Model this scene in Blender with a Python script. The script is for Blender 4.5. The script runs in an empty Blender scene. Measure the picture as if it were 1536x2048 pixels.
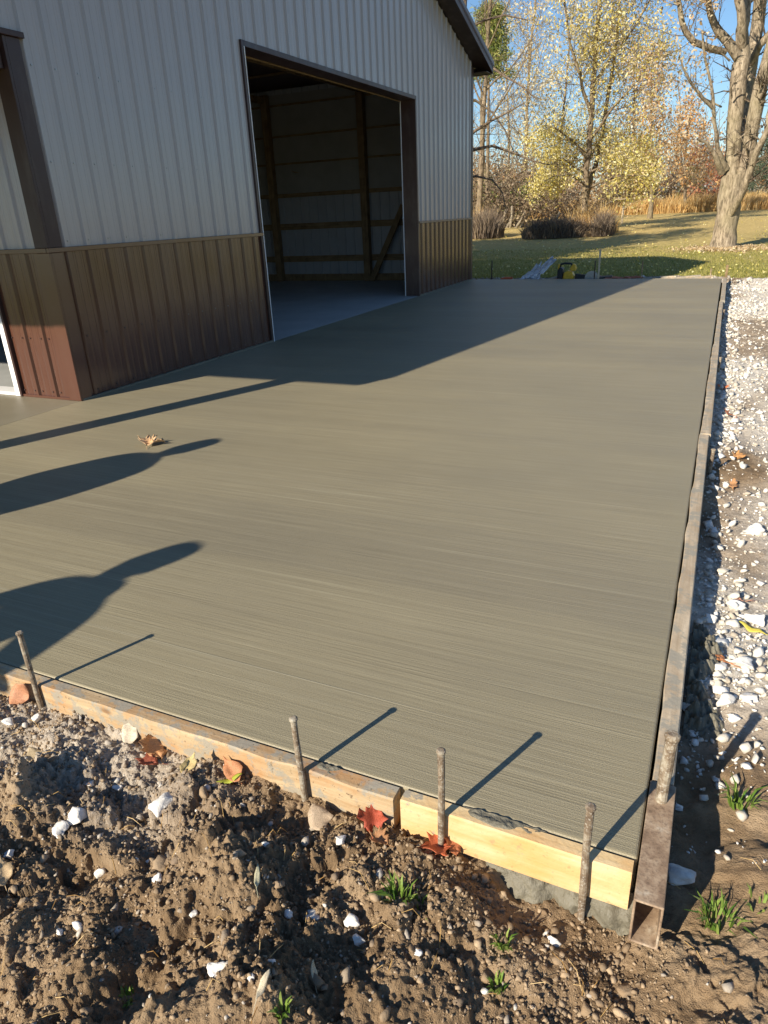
import bpy, bmesh, math, random
import numpy as np
from mathutils import Vector, Matrix

# ------------------------------------------------------------------ camera, sky, sun, exposure
scn = bpy.context.scene
col = scn.collection
CAM = np.array([0.0, 0.0, 1.45])
ROT = np.array([[0.90819755, -0.12828345, 0.39839750],
                [0.41635335, 0.37412008, -0.82866402],
                [-0.04274463, 0.91846476, 0.39318618]])
FPX = 1389.9
cd = bpy.data.cameras.new('camera')
cam = bpy.data.objects.new('camera', cd)
col.objects.link(cam)
cd.sensor_width = 36.0
cd.lens = 36.0 * FPX / 2048.0
cd.clip_start = 0.05
cd.clip_end = 3000
M4 = Matrix.Identity(4)
for i in range(3):
    for j in range(3):
        M4[i][j] = ROT[i, j]
    M4[i][3] = CAM[i]
cam.matrix_world = M4
scn.camera = cam
scn.render.resolution_x = 768
scn.render.resolution_y = 1024

SUN_AZ = math.radians(21.5)      # direction the light travels, from +Y towards +X
SUN_EL = math.radians(27.3)
world = bpy.data.worlds.new('World')
scn.world = world
world.use_nodes = True
wn = world.node_tree
bg = wn.nodes['Background']
sky = wn.nodes.new('ShaderNodeTexSky')
sky.sky_type = 'NISHITA'
sky.sun_disc = False
sky.sun_elevation = SUN_EL
sky.sun_rotation = math.pi + SUN_AZ
sky.altitude = 200
sky.air_density = 1.15
sky.dust_density = 0.0
sky.ozone_density = 6.0
wn.links.new(sky.outputs[0], bg.inputs[0])
bg.inputs[1].default_value = 0.078
sd_ = bpy.data.lights.new('sun', 'SUN')
sd_.energy = 5.0
sd_.angle = math.radians(0.5)
sd_.color = (1.0, 0.9, 0.74)
sun = bpy.data.objects.new('sun', sd_)
col.objects.link(sun)
trav = Vector((math.sin(SUN_AZ) * math.cos(SUN_EL), math.cos(SUN_AZ) * math.cos(SUN_EL), -math.sin(SUN_EL)))
sun.rotation_euler = trav.to_track_quat('-Z', 'Y').to_euler()
sun.location = (-8, -12, 12)
scn.view_settings.view_transform = 'Standard'
scn.view_settings.look = 'None'
scn.view_settings.exposure = 0.7
scn.view_settings.gamma = 1.0
scn.view_settings.use_curve_mapping = False

rng = np.random.default_rng(7)
random.seed(7)

# ------------------------------------------------------------------ planning helpers
def ray(px, py):
    return ROT @ np.array([px - 768.0, -(py - 1024.0), -FPX])
def at(px, py, Y):
    d = ray(px, py)
    return CAM + d * (Y / d[1])
def atz(px, py, z):
    d = ray(px, py)
    return CAM + d * ((z - CAM[2]) / d[2])

def hsh(xi, yi, s):
    xi = xi.astype(np.int64); yi = yi.astype(np.int64)
    h = (xi * 374761393 + yi * 668265263 + s * 1442695041) & 0xffffffff
    h = ((h ^ (h >> 13)) * 1274126177) & 0xffffffff
    h = ((h ^ (h >> 15)) * 2246822519) & 0xffffffff
    return ((h ^ (h >> 16)) & 0xffff) / 65535.0
def vn(x, y, s):
    x = np.asarray(x, float); y = np.asarray(y, float)
    xi = np.floor(x); yi = np.floor(y); u = x - xi; v = y - yi
    u = u * u * (3 - 2 * u); v = v * v * (3 - 2 * v)
    a = hsh(xi, yi, s); b = hsh(xi + 1, yi, s); c = hsh(xi, yi + 1, s); d = hsh(xi + 1, yi + 1, s)
    return (a * (1 - u) + b * u) * (1 - v) + (c * (1 - u) + d * u) * v - 0.5
def fbm(x, y, s, o=4, g=0.5):
    t = 0; a = 1.0
    for k in range(o):
        t = t + a * vn(x * 2 ** k + 17.3 * k, y * 2 ** k - 9.1 * k, s + k); a *= g
    return t
def worley(x, y, s):
    x = np.asarray(x, float); y = np.asarray(y, float)
    xi = np.floor(x); yi = np.floor(y)
    best = np.full(x.shape, 9.0); cid = np.zeros(x.shape)
    for a in (-1, 0, 1):
        for b in (-1, 0, 1):
            cx = xi + a; cy = yi + b
            px = cx + hsh(cx, cy, s); py = cy + hsh(cx, cy, s + 5)
            d = np.hypot(x - px, y - py)
            m = d < best
            best = np.where(m, d, best); cid = np.where(m, hsh(cx, cy, s + 9), cid)
    return best, cid
def sstep(a, b, x):
    t = np.clip((np.asarray(x, float) - a) / (b - a), 0, 1)
    return t * t * (3 - 2 * t)

# ------------------------------------------------------------------ mesh helpers
def mkobj(name, me, mat=None, parent=None):
    o = bpy.data.objects.new(name, me)
    col.objects.link(o)
    if mat is not None:
        for m in (mat if isinstance(mat, (list, tuple)) else [mat]):
            me.materials.append(m)
    if parent is not None:
        o.parent = parent
    return o
def np_mesh(name, V, F, smooth=False, mi=None):
    """V (n,3), F (m,k) constant k"""
    V = np.asarray(V, np.float32); F = np.asarray(F, np.int32)
    me = bpy.data.meshes.new(name)
    me.vertices.add(len(V)); me.vertices.foreach_set('co', V.ravel())
    k = F.shape[1]
    me.loops.add(F.size); me.loops.foreach_set('vertex_index', F.ravel())
    me.polygons.add(len(F))
    me.polygons.foreach_set('loop_start', np.arange(0, F.size, k, dtype=np.int32))
    me.polygons.foreach_set('loop_total', np.full(len(F), k, np.int32))
    if smooth:
        me.polygons.foreach_set('use_smooth', np.ones(len(F), bool))
    if mi is not None:
        me.polygons.foreach_set('material_index', np.asarray(mi, np.int32))
    me.update(calc_edges=True)
    return me
class MB:
    def __init__(s): s.v = []; s.f = []
    def add(s, vs, fs):
        n = len(s.v); s.v += [tuple(map(float, v)) for v in vs]; s.f += [tuple(i + n for i in f) for f in fs]; return s
    def box(s, x0, x1, y0, y1, z0, z1):
        return s.add([(x0, y0, z0), (x1, y0, z0), (x1, y1, z0), (x0, y1, z0), (x0, y0, z1), (x1, y0, z1), (x1, y1, z1), (x0, y1, z1)],
                     [(0, 3, 2, 1), (4, 5, 6, 7), (0, 1, 5, 4), (1, 2, 6, 5), (2, 3, 7, 6), (3, 0, 4, 7)])
    def tube(s, pts, rad, n=8, cap=True):
        pts = [np.array(p, float) for p in pts]
        rings = []
        up = None
        for i, p in enumerate(pts):
            d = pts[min(i + 1, len(pts) - 1)] - pts[max(i - 1, 0)]
            d = d / (np.linalg.norm(d) + 1e-9)
            if up is None:
                a = np.array([1.0, 0, 0]) if abs(d[0]) < .8 else np.array([0, 1.0, 0])
                up = np.cross(d, a)
            up = up - d * np.dot(up, d); up /= (np.linalg.norm(up) + 1e-9)
            w = np.cross(d, up)
            r = rad[i]
            rings.append([p + r * (math.cos(2 * math.pi * k / n) * up + math.sin(2 * math.pi * k / n) * w) for k in range(n)])
        vs = [v for r in rings for v in r]
        fs = []
        for i in range(len(pts) - 1):
            for k in range(n):
                fs.append((i * n + k, i * n + (k + 1) % n, (i + 1) * n + (k + 1) % n, (i + 1) * n + k))
        if cap:
            fs.append(tuple(range(n - 1, -1, -1))); fs.append(tuple((len(pts) - 1) * n + k for k in range(n)))
        return s.add(vs, fs)
    def prism(s, poly, axis, a0, a1):
        """poly of 2-d points; axis 0: (y,z) points extruded along x, axis 1: (x,z) along y, axis 2: (x,y) along z"""
        def p3(p, a):
            return {0: (a, p[0], p[1]), 1: (p[0], a, p[1]), 2: (p[0], p[1], a)}[axis]
        n = len(poly)
        return s.add([p3(p, a0) for p in poly] + [p3(p, a1) for p in poly],
                     [tuple(range(n))[::-1], tuple(range(n, 2 * n))] + [(k, (k + 1) % n, n + (k + 1) % n, n + k) for k in range(n)])
    def mesh(s, name, smooth=False):
        me = bpy.data.meshes.new(name); me.from_pydata(s.v, [], s.f); me.update()
        if smooth:
            for p in me.polygons: p.use_smooth = True
        return me
    def build(s, name, mat, parent=None, smooth=False, bevel=0, seg=2, fix=True):
        me = s.mesh(name, smooth)
        if bevel or fix:
            bm = bmesh.new(); bm.from_mesh(me)
            bmesh.ops.recalc_face_normals(bm, faces=bm.faces)
            if bevel:
                bmesh.ops.bevel(bm, geom=bm.edges[:], offset=bevel, segments=seg, affect='EDGES', profile=0.5)
            bm.to_mesh(me); bm.free()
        return mkobj(name, me, mat, parent)
def empty(name, loc=(0, 0, 0)):
    o = bpy.data.objects.new(name, None); o.location = loc; col.objects.link(o); o.empty_display_size = .2
    return o
def tag(o, label=None, cat=None, group=None, kind=None):
    if label: o['label'] = label
    if cat: o['category'] = cat
    if group: o['group'] = group
    if kind: o['kind'] = kind
    return o

# ------------------------------------------------------------------ material helpers
class NT:
    def __init__(s, name, rough=.6, spec=.5):
        s.m = bpy.data.materials.new(name); s.m.use_nodes = True
        s.t = s.m.node_tree; s.b = s.t.nodes['Principled BSDF']
        s.b.inputs['Roughness'].default_value = rough
        s.b.inputs['Specular IOR Level'].default_value = spec
    def n(s, typ, **kw):
        nd = s.t.nodes.new(typ)
        for k, v in kw.items(): setattr(nd, k, v)
        return nd
    def l(s, a, b): s.t.links.new(a, b)
    def coord(s, kind='Object', scale=(1, 1, 1), rot=(0, 0, 0)):
        tc = s.n('ShaderNodeTexCoord'); mp = s.n('ShaderNodeMapping')
        mp.inputs['Scale'].default_value = scale; mp.inputs['Rotation'].default_value = rot
        s.l(tc.outputs[kind], mp.inputs[0]); return mp.outputs[0]
    def pos(s, scale=(1, 1, 1)):
        g = s.n('ShaderNodeNewGeometry'); mp = s.n('ShaderNodeMapping'); mp.inputs['Scale'].default_value = scale
        s.l(g.outputs['Position'], mp.inputs[0]); return mp.outputs[0]
    def noise(s, vec, scale=5, detail=4, rough=.55, dist=0):
        nd = s.n('ShaderNodeTexNoise'); nd.inputs['Scale'].default_value = scale; nd.inputs['Detail'].default_value = detail
        nd.inputs['Roughness'].default_value = rough; nd.inputs['Distortion'].default_value = dist
        s.l(vec, nd.inputs['Vector']); return nd.outputs['Fac']
    def ramp(s, fac, stops, interp='LINEAR'):
        r = s.n('ShaderNodeValToRGB'); r.color_ramp.interpolation = interp
        el = r.color_ramp.elements
        while len(el) < len(stops): el.new(.5)
        for e, (p, c) in zip(el, stops):
            e.position = p; e.color = (c[0], c[1], c[2], 1) if not isinstance(c, (int, float)) else (c, c, c, 1)
        s.l(fac, r.inputs[0]); return r.outputs[0]
    def mix(s, fac, a, b, mode='MIX'):
        m = s.n('ShaderNodeMix'); m.data_type = 'RGBA'; m.blend_type = mode
        for sock, v in ((m.inputs[0], fac), (m.inputs[6], a), (m.inputs[7], b)):
            if isinstance(v, (int, float)): sock.default_value = v
            elif isinstance(v, tuple): sock.default_value = (v[0], v[1], v[2], 1)
            else: s.l(v, sock)
        return m.outputs[2]
    def math(s, op, a, b=0.0, c=None):
        m = s.n('ShaderNodeMath', operation=op)
        for i, v in enumerate((a, b, c)):
            if v is None: continue
            if isinstance(v, (int, float)): m.inputs[i].default_value = v
            else: s.l(v, m.inputs[i])
        return m.outputs[0]
    def bump(s, h, strength=.5, dist=.01, normal=None):
        b = s.n('ShaderNodeBump'); b.inputs['Strength'].default_value = strength; b.inputs['Distance'].default_value = dist
        s.l(h, b.inputs['Height'])
        if normal is not None: s.l(normal, b.inputs['Normal'])
        return b.outputs[0]
    def base(s, c):
        if isinstance(c, tuple): s.b.inputs['Base Color'].default_value = (c[0], c[1], c[2], 1)
        else: s.l(c, s.b.inputs['Base Color'])
        return s
    def normal(s, n): s.l(n, s.b.inputs['Normal']); return s
    def rough(s, r): s.l(r, s.b.inputs['Roughness']); return s

def island(s):
    return s.n('ShaderNodeNewGeometry').outputs['Random Per Island']

def m_slab():
    s = NT('broomed_concrete', .55, .5)
    v1 = s.pos((1.8, 230, 1)); v2 = s.pos((.5, 115, 1)); v3 = s.pos((.12, 2.2, 1)); v0 = s.pos((1, 1, 1))
    fine = s.noise(v1, 1, 3, .7, .15)
    mid = s.noise(v2, 1, 3, .6, .3)
    band = s.noise(v3, 1, 3, .5, .4)
    grit = s.noise(v0, 260, 2, .6)
    blot = s.noise(v0, .55, 4, .55)
    a = s.math('MULTIPLY', fine, .42); a = s.math('MULTIPLY_ADD', mid, .22, a); a = s.math('MULTIPLY_ADD', grit, .36, a)
    c = s.ramp(a, [(.37, (.2, .17, .108)), (.5, (.27, .234, .153)), (.64, (.355, .312, .212))])
    bl = s.ramp(band, [(.3, (.95, .95, .955)), (.7, (1.04, 1.04, 1.03))])
    c = s.mix(1, c, bl, 'MULTIPLY')
    b2 = s.ramp(blot, [(.3, (.9, .91, .93)), (.7, (1.06, 1.055, 1.03))])
    c = s.mix(1, c, b2, 'MULTIPLY')
    # overlapping broom passes, each a little paler or darker
    sp_ = s.n('ShaderNodeSeparateXYZ'); s.l(v0, sp_.inputs[0])
    wob_ = s.math('MULTIPLY', s.noise(s.pos((.3, .3, 1)), 1, 2, .5), .5)
    row = s.math('FLOOR', s.math('MULTIPLY', s.math('ADD', sp_.outputs[1], wob_), 1.55))
    wn_ = s.n('ShaderNodeTexWhiteNoise', noise_dimensions='1D'); s.l(row, wn_.inputs['W'])
    c = s.mix(1, c, s.ramp(wn_.outputs['Value'], [(0, (.95, .95, .96)), (1, (1.04, 1.035, 1.02))]), 'MULTIPLY')
    st2 = s.noise(s.pos((.14, 40, 1)), 1, 4, .65, .1)
    c = s.mix(1, c, s.ramp(st2, [(.34, (.955, .955, .96)), (.5, (1, 1, 1)), (.68, (1.05, 1.045, 1.035))]), 'MULTIPLY')
    ln = s.noise(s.pos((.07, 17, 1)), 1, 2, .5, .05)
    ln = s.ramp(ln, [(.585, 0), (.6, 1), (.615, 0)])
    ln = s.math('MULTIPLY', ln, s.ramp(s.noise(s.pos((.8, 2.5, 1)), 1, 3, .6), [(.42, 0), (.6, 1)]))
    c = s.mix(s.math('MULTIPLY', ln, .4), c, (.42, .38, .26))
    spot = s.noise(v0, 9, 5, .7)
    c = s.mix(s.math('MULTIPLY', s.ramp(spot, [(.66, 0), (.78, 1)]), .3), c, (.12, .1, .07))
    # sparse pale ridges left by the broom
    ridge = s.ramp(s.noise(s.pos((.16, 46, 1)), 1, 2, .5, .1), [(.66, 0), (.72, 1)])
    ridge = s.math('MULTIPLY', ridge, s.ramp(s.noise(s.pos((.5, 300, 1)), 1, 2, .5), [(.45, 0), (.62, 1)]))
    c = s.mix(s.math('MULTIPLY', ridge, .55), c, (.4, .37, .27))
    s.base(c)
    s.rough(s.ramp(band, [(.3, .46), (.7, .54)]))
    h = s.math('MULTIPLY_ADD', fine, .6, s.math('MULTIPLY', mid, .45)); h = s.math('MULTIPLY_ADD', grit, .55, h)
    h = s.math('MULTIPLY_ADD', ridge, .25, h)
    s.normal(s.bump(h, .55, .0045))
    return s.m
def m_smooth_concrete(name, c0, c1, rough=.55, bs=.3, bd=.003):
    s = NT(name, rough)
    v = s.pos()
    n = s.noise(v, 1.7, 6, .6); g = s.noise(v, 60, 3, .6)
    s.base(s.mix(s.math('MULTIPLY', g, .4), s.ramp(n, [(.3, c0), (.7, c1)]), tuple(x * .7 for x in c0)))
    s.normal(s.bump(g, bs, bd))
    return s.m
def m_paint(name, c, rough=.35, spec=.5, var=.08, dirty=.18):
    s = NT(name, rough, spec)
    v = s.pos()
    n = s.noise(v, 2.3, 4, .6)
    lo = tuple(x * (1 - var) for x in c); hi = tuple(x * (1 + var) for x in c)
    dirt = s.noise(s.pos((3, 3, .7)), 3, 5, .65)
    cc = s.ramp(n, [(.3, lo), (.7, hi)])
    s.base(s.mix(s.math('MULTIPLY', s.ramp(dirt, [(.5, 0), (.8, 1)]), dirty), cc, (.25, .22, .18)))
    s.rough(s.ramp(n, [(.3, rough * .85), (.7, rough * 1.2)]))
    s.normal(s.bump(s.noise(v, 2.6, 2, .5), .22, .012))
    return s.m
def m_wood(name, dark, light, axis=0, cement=0.0, scale=1.0, stain=None, knots=0):
    s = NT(name, .75, .25)
    sc = [26, 26, 26]; sc[axis] = 1.4
    v = s.pos(tuple(k * scale for k in sc))
    g = s.noise(v, 1, 6, .65, .7)
    c = s.ramp(g, [(.3, dark), (.52, tuple((a + b) / 2 for a, b in zip(dark, light))), (.7, light)])
    w = s.noise(s.pos(), 6, 5, .6)
    c = s.mix(s.math('MULTIPLY', s.ramp(w, [(.45, 0), (.7, 1)]), .5), c, stain or tuple(x * .55 for x in dark))
    if cement:
        cm = s.noise(s.pos(), 11, 6, .7)
        c = s.mix(s.math('MULTIPLY', s.ramp(cm, [(.62 - cement * .3, 0), (.66 - cement * .25, 1)]), .85), c, (.3, .28, .23))
    if knots:
        vo = s.n('ShaderNodeTexVoronoi'); vo.inputs['Scale'].default_value = 1.0
        ks = [9, 9, 9]; ks[axis] = 4.2
        s.l(s.pos(tuple(ks)), vo.inputs['Vector'])
        c = s.mix(s.math('MULTIPLY', s.ramp(vo.outputs['Distance'], [(.05, 1), (.14, 0)]), .75), c, (.2, .1, .04))
        big = s.noise(s.pos((2.2, 8, 8)), 1.6, 4, .6)
        c = s.mix(s.math('MULTIPLY', s.ramp(big, [(.5, 0), (.66, 1)]), .55), c, stain)
        sp = s.noise(s.pos(), 55, 4, .7)
        c = s.mix(s.math('MULTIPLY', s.ramp(sp, [(.6, 0), (.68, 1)]), knots), c, (.12, .085, .05))
    s.base(c)
    s.normal(s.bump(s.math('ADD', g, s.noise(s.pos(), 90, 3, .6)), .45, .003))
    return s.m
def m_metal_rust():
    s = NT('rusty_steel', .7, .4)
    v = s.pos()
    n = s.noise(v, 14, 6, .65); g = s.noise(v, 120, 3, .6)
    c = s.ramp(n, [(.3, (.13, .085, .055)), (.46, (.27, .185, .12)), (.58, (.38, .28, .19)), (.7, (.52, .45, .35))])
    c = s.mix(s.math('MULTIPLY', s.ramp(g, [(.5, 0), (.7, 1)]), .5), c, (.08, .05, .035))
    s.base(c); s.normal(s.bump(s.math('ADD', n, g), .5, .002))
    return s.m
def m_stake():
    s = NT('stake_steel', .62, .5)
    v = s.pos()
    n = s.noise(v, 30, 5, .65); g = s.noise(v, 160, 2, .5)
    c = s.ramp(n, [(.3, (.07, .045, .03)), (.5, (.2, .15, .1)), (.7, (.4, .36, .28))])
    s.base(s.mix(s.math('MULTIPLY', s.ramp(g, [(.55, 0), (.7, 1)]), .6), c, (.5, .47, .4)))
    s.normal(s.bump(s.math('ADD', n, g), .6, .0015))
    return s.m
def m_soil():
    s = NT('soil', .95, .12)
    v = s.pos()
    n = s.noise(v, 5, 6, .6); g = s.noise(v, 70, 5, .7); f = s.noise(v, 300, 3, .6)
    c = s.ramp(n, [(.3, (.165, .106, .058)), (.48, (.28, .192, .112)), (.68, (.43, .315, .2))])
    c = s.mix(s.math('MULTIPLY', s.ramp(g, [(.3, 1), (.52, 0)]), .4), c, (.12, .08, .048))
    c = s.mix(s.math('MULTIPLY', s.ramp(f, [(.55, 0), (.75, 1)]), .45), c, (.38, .3, .2))
    # pale lime dust where gravel was spread
    at_ = s.n('ShaderNodeAttribute', attribute_name='lime')
    lime = s.math('MULTIPLY', at_.outputs['Fac'], s.ramp(s.math('ADD', s.math('MULTIPLY', g, .6), s.math('MULTIPLY', n, .4)), [(.25, .4), (.5, 1)]))
    c = s.mix(lime, c, s.ramp(g, [(.3, (.48, .42, .34)), (.55, (.67, .62, .54)), (.8, (.82, .79, .73))]))
    s.base(c)
    h = s.math('MULTIPLY_ADD', g, .8, s.math('MULTIPLY', f, .45))
    s.normal(s.bump(h, .9, .015))
    return s.m
def m_stone(name, stops, bump=.5, dirt=.55):
    s = NT(name, .9, .2)
    i = island(s); v = s.pos()
    c = s.ramp(i, stops)
    g = s.noise(v, 45, 5, .65)
    c = s.mix(s.math('MULTIPLY', s.ramp(g, [(.4, 1), (.62, 0)]), dirt), c, (.24, .19, .135))
    s.base(c); s.normal(s.bump(s.noise(v, 150, 4, .65), bump, .004))
    return s.m
def m_leaf(name, stops, trans=.35, rough=.55):
    s = NT(name, rough, .3)
    i = island(s)
    c = s.ramp(i, stops)
    v = s.pos()
    n = s.noise(v, 60, 3, .6)
    c = s.mix(s.math('MULTIPLY', s.ramp(n, [(.5, 0), (.75, 1)]), .25), c, (.12, .07, .03))
    s.base(c)
    if trans:
        tr = s.n('ShaderNodeBsdfTranslucent'); s.l(c, tr.inputs[0])
        mx = s.n('ShaderNodeMixShader'); mx.inputs[0].default_value = trans
        out = s.t.nodes['Material Output']
        s.l(s.b.outputs[0], mx.inputs[1]); s.l(tr.outputs[0], mx.inputs[2]); s.l(mx.outputs[0], out.inputs[0])
    return s.m
def m_bark(name, c0, c1, sc=9, axis_z=.25, bump=.9, dist=.03):
    s = NT(name, .92, .15)
    v = s.pos((1, 1, axis_z))
    n = s.noise(v, sc, 7, .68, .5); w = s.noise(s.pos(), .9, 4, .6)
    c = s.ramp(n, [(.36, tuple(x * .38 for x in c0)), (.5, c0), (.68, c1)])
    c = s.mix(s.math('MULTIPLY', s.ramp(w, [(.45, 0), (.7, 1)]), .4), c, (c1[0] * .62, c1[1] * .66, c1[2] * .5))
    s.base(c); s.normal(s.bump(n, bump, dist))
    return s.m
def m_lawn():
    s = NT('lawn_turf', .9, .15)
    v = s.pos()
    n = s.noise(v, .35, 5, .6); g = s.noise(s.pos((1, 1, 1)), 7, 6, .7); f = s.noise(v, 40, 3, .6)
    green = s.ramp(g, [(.3, (.15, .155, .035)), (.5, (.3, .295, .07)), (.7, (.47, .42, .13))])
    straw = s.ramp(g, [(.3, (.36, .25, .09)), (.5, (.6, .44, .17)), (.7, (.76, .6, .28))])
    sep = s.n('ShaderNodeSeparateXYZ'); s.l(v, sep.inputs[0])
    yy = s.math('MULTIPLY_ADD', n, 22.0, sep.outputs[1])
    k = s.ramp(s.math('MULTIPLY', s.math('ADD', yy, -20.0), 1 / 50.0), [(.2, .1), (.4, .75), (.55, .97)])
    c = s.mix(k, green, straw)
    c = s.mix(s.math('MULTIPLY', s.ramp(f, [(.5, 0), (.72, 1)]), .4), c, (.36, .3, .14))
    s.base(c); s.normal(s.bump(s.math('ADD', g, f), .8, .05))
    return s.m

def tri(c0, c1, c2): return [(0, c0), (.5, c1), (1, c2)]
M = {}
M['slab'] = m_slab()
M['floor'] = m_smooth_concrete('trowelled_floor', (.36, .37, .36), (.48, .49, .48), .5)
M['porch'] = m_smooth_concrete('porch_concrete', (.2, .175, .12), (.25, .22, .155), .5)
M['ooze'] = m_smooth_concrete('wet_concrete_ooze', (.13, .118, .084), (.22, .2, .15), .65, .9, .008)
M['white'] = m_paint('white_steel', (.385, .355, .355), .2, .6, .015, 0.0)
M['inner'] = m_paint('inner_steel', (.3, .31, .335), .45, .4, .06)
M['brown'] = m_paint('brown_steel', (.09, .038, .024), .2, .75, .04, .03)
M['trim'] = m_paint('dark_brown_trim', (.05, .027, .024), .38, .35, .05)
M['soffit'] = m_paint('soffit_brown', (.035, .022, .019), .5, .4, .05)
M['fascia'] = m_paint('fascia_brown', (.1, .075, .075), .32, .5, .05)
M['insul'] = m_paint('insulation_facing', (.25, .245, .235), .7, .2, .1)
M['jambwhite'] = m_paint('white_jamb', (.8, .8, .8), .4, .4, .03)
M['lumber'] = m_wood('framing_lumber', (.15, .095, .05), (.27, .19, .1), 2)
M['girt'] = m_wood('girt_lumber', (.16, .1, .052), (.3, .215, .115), 0)
M['pine'] = m_wood('fresh_pine', (.56, .39, .19), (.72, .56, .33), 0, .12, 1, (.62, .31, .09), .3)
M['oldpine'] = m_wood('stained_board', (.33, .22, .115), (.56, .44, .28), 0, .42, 1, (.42, .18, .05), .9)
M['grey_plank'] = m_wood('weathered_plank', (.34, .26, .17), (.6, .5, .37), 1, .45, 1, (.26, .18, .11))
M['pale'] = m_wood('pale_post', (.5, .38, .24), (.72, .6, .42), 2)
M['rust'] = m_metal_rust()
M['stake'] = m_stake()
M['soil'] = m_soil()
M['crumb'] = m_stone('soil_crumb', tri((.16, .104, .058), (.29, .2, .118), (.47, .35, .225)), .6)
M['lime'] = m_stone('limestone', [(0, (.46, .4, .32)), (.3, (.64, .6, .52)), (.75, (.78, .75, .69)), (1, (.88, .86, .82))], .5, .3)
M['grit'] = m_stone('mixed_gravel', [(0, (.18, .12, .075)), (.45, (.32, .26, .195)), (.8, (.5, .45, .385)), (1, (.7, .68, .63))])
M['lawn'] = m_lawn()
M['grass'] = m_leaf('grass_blades', tri((.17, .18, .035), (.33, .32, .075), (.54, .47, .17)), .4)
M['straw'] = m_leaf('golden_grass', tri((.46, .26, .08), (.68, .46, .18), (.84, .64, .33)), .3)
M['dryplant'] = m_leaf('dry_plants', tri((.1, .075, .06), (.2, .15, .11), (.36, .28, .19)), .2)
M['tuft'] = m_leaf('green_tuft', tri((.07, .15, .02), (.16, .27, .04), (.32, .4, .1)), .3)
M['bark'] = m_bark('maple_bark', (.27, .215, .15), (.47, .39, .285), 17, .22, .8, .022)
M['bark2'] = m_bark('grey_bark', (.2, .15, .1), (.4, .32, .22), 12, .3)
M['twig'] = m_bark('twig_bark', (.15, .11, .08), (.3, .23, .165), 20, .5, .3)
M['twiggrey'] = m_bark('pale_twig_bark', (.24, .2, .15), (.42, .36, .28), 20, .5, .3)
M['l_yellow'] = m_leaf('yellow_leaves', [(0, (.5, .4, .08)), (.3, (.7, .58, .14)), (.7, (.82, .73, .3)), (1, (.88, .83, .52))], .4)
M['l_pale'] = m_leaf('pale_leaves', [(0, (.5, .38, .14)), (.5, (.7, .6, .34)), (1, (.85, .79, .6))], .4)
M['l_orange'] = m_leaf('orange_leaves', [(0, (.46, .2, .06)), (.4, (.64, .36, .13)), (.75, (.74, .52, .25)), (1, (.8, .66, .42))], .35)
M['l_tan'] = m_leaf('tan_leaves', [(0, (.4, .26, .13)), (.5, (.6, .46, .27)), (1, (.78, .66, .46))], .35)
M['l_red'] = m_leaf('red_leaves', [(0, (.32, .09, .05)), (.5, (.5, .2, .11)), (1, (.62, .36, .2))], .3)
M['l_pine'] = m_leaf('pine_needles', [(0, (.09, .13, .03)), (.5, (.22, .27, .06)), (1, (.45, .42, .14))], .2)
M['l_spruce'] = m_leaf('spruce_needles', [(0, (.03, .05, .03)), (.5, (.07, .1, .06)), (1, (.15, .19, .12))], .15)
M['l_brown'] = m_leaf('brown_bush', [(0, (.13, .09, .06)), (.5, (.24, .175, .115)), (1, (.38, .3, .19))], .2)
def plain(name, c, rough=.5, spec=.4, metal=0):
    s = NT(name, rough, spec); v = s.pos(); n = s.noise(v, 25, 4, .6)
    s.base(s.ramp(n, [(.3, tuple(x * .8 for x in c)), (.7, tuple(min(1, x * 1.12) for x in c))])); s.b.inputs['Metallic'].default_value = metal
    return s.m
M['sawyellow'] = plain('saw_yellow', (.72, .42, .03), .4)
M['black'] = plain('black_plastic', (.025, .025, .027), .5)
M['orange'] = plain('orange_plastic', (.62, .13, .05), .5)
M['brick'] = plain('pinkish_orange_scrap', (.45, .17, .11), .8)
M['steel'] = plain('grey_steel', (.35, .35, .35), .35, .5, .8)
s_ = NT('plastic_sheet', .25, .5); s_.base((.85, .87, .9)); s_.b.inputs['Transmission Weight'].default_value = .35; M['plastic'] = s_.m
M['shingle'] = plain('green_grey_shingles', (.19, .22, .2), .8)
M['housewall'] = plain('house_siding', (.4, .38, .34), .7)
M['glass'] = plain('dark_glass', (.03, .035, .04), .1, .6)

# ------------------------------------------------------------------ site dimensions (metres)
XW = -5.194                    # gable wall plane
YC, YDL, YDR, YF = 4.513, 7.714, 12.743, 15.93
HW, HD = 1.297, 3.24           # wainscot, door head
YN = 1.327                     # near edge of the slab
OH = .33                       # rake overhang
def roof_top(y):
    return min(2.95 + .345 * (y - .78), 4.24 + .3333 * (16.35 - y))
YRIDGE = (4.24 + .3333 * 16.35 - 2.95 + .345 * .78) / (.345 + .3333)
XB = -17.0                     # back of the building

# ------------------------------------------------------------------ ground
def lawn_z(x, y):
    y = np.asarray(y, float)
    return -.15 + .021 * (np.clip(y, 25, 75) - 25) + .06 * fbm(np.asarray(x) * .12, y * .12, 3, 2) * sstep(18, 26, y) + .05 * sstep(16.8, 17.6, y)
xs = np.concatenate([np.linspace(-900, -60, 14), np.linspace(-50, 40, 91), np.linspace(50, 900, 14)])
ys = np.concatenate([np.linspace(-400, -20, 8), np.linspace(-15, 90, 106), np.linspace(100, 1500, 15)])
X, Y = np.meshgrid(xs, ys)
Z = lawn_z(X, Y)
def grid_faces(nx, ny):
    i = np.arange(ny - 1)[:, None] * nx + np.arange(nx - 1)[None, :]
    return np.stack([i, i + 1, i + nx + 1, i + nx], -1).reshape(-1, 4)
Z = Z - .12 * ((X > -5) & (X < 6) & (Y < 17.2) & (Y > -5)) - .3 * ((X > -17) & (X < 0) & (Y > 1.5) & (Y < 15.8))
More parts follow.
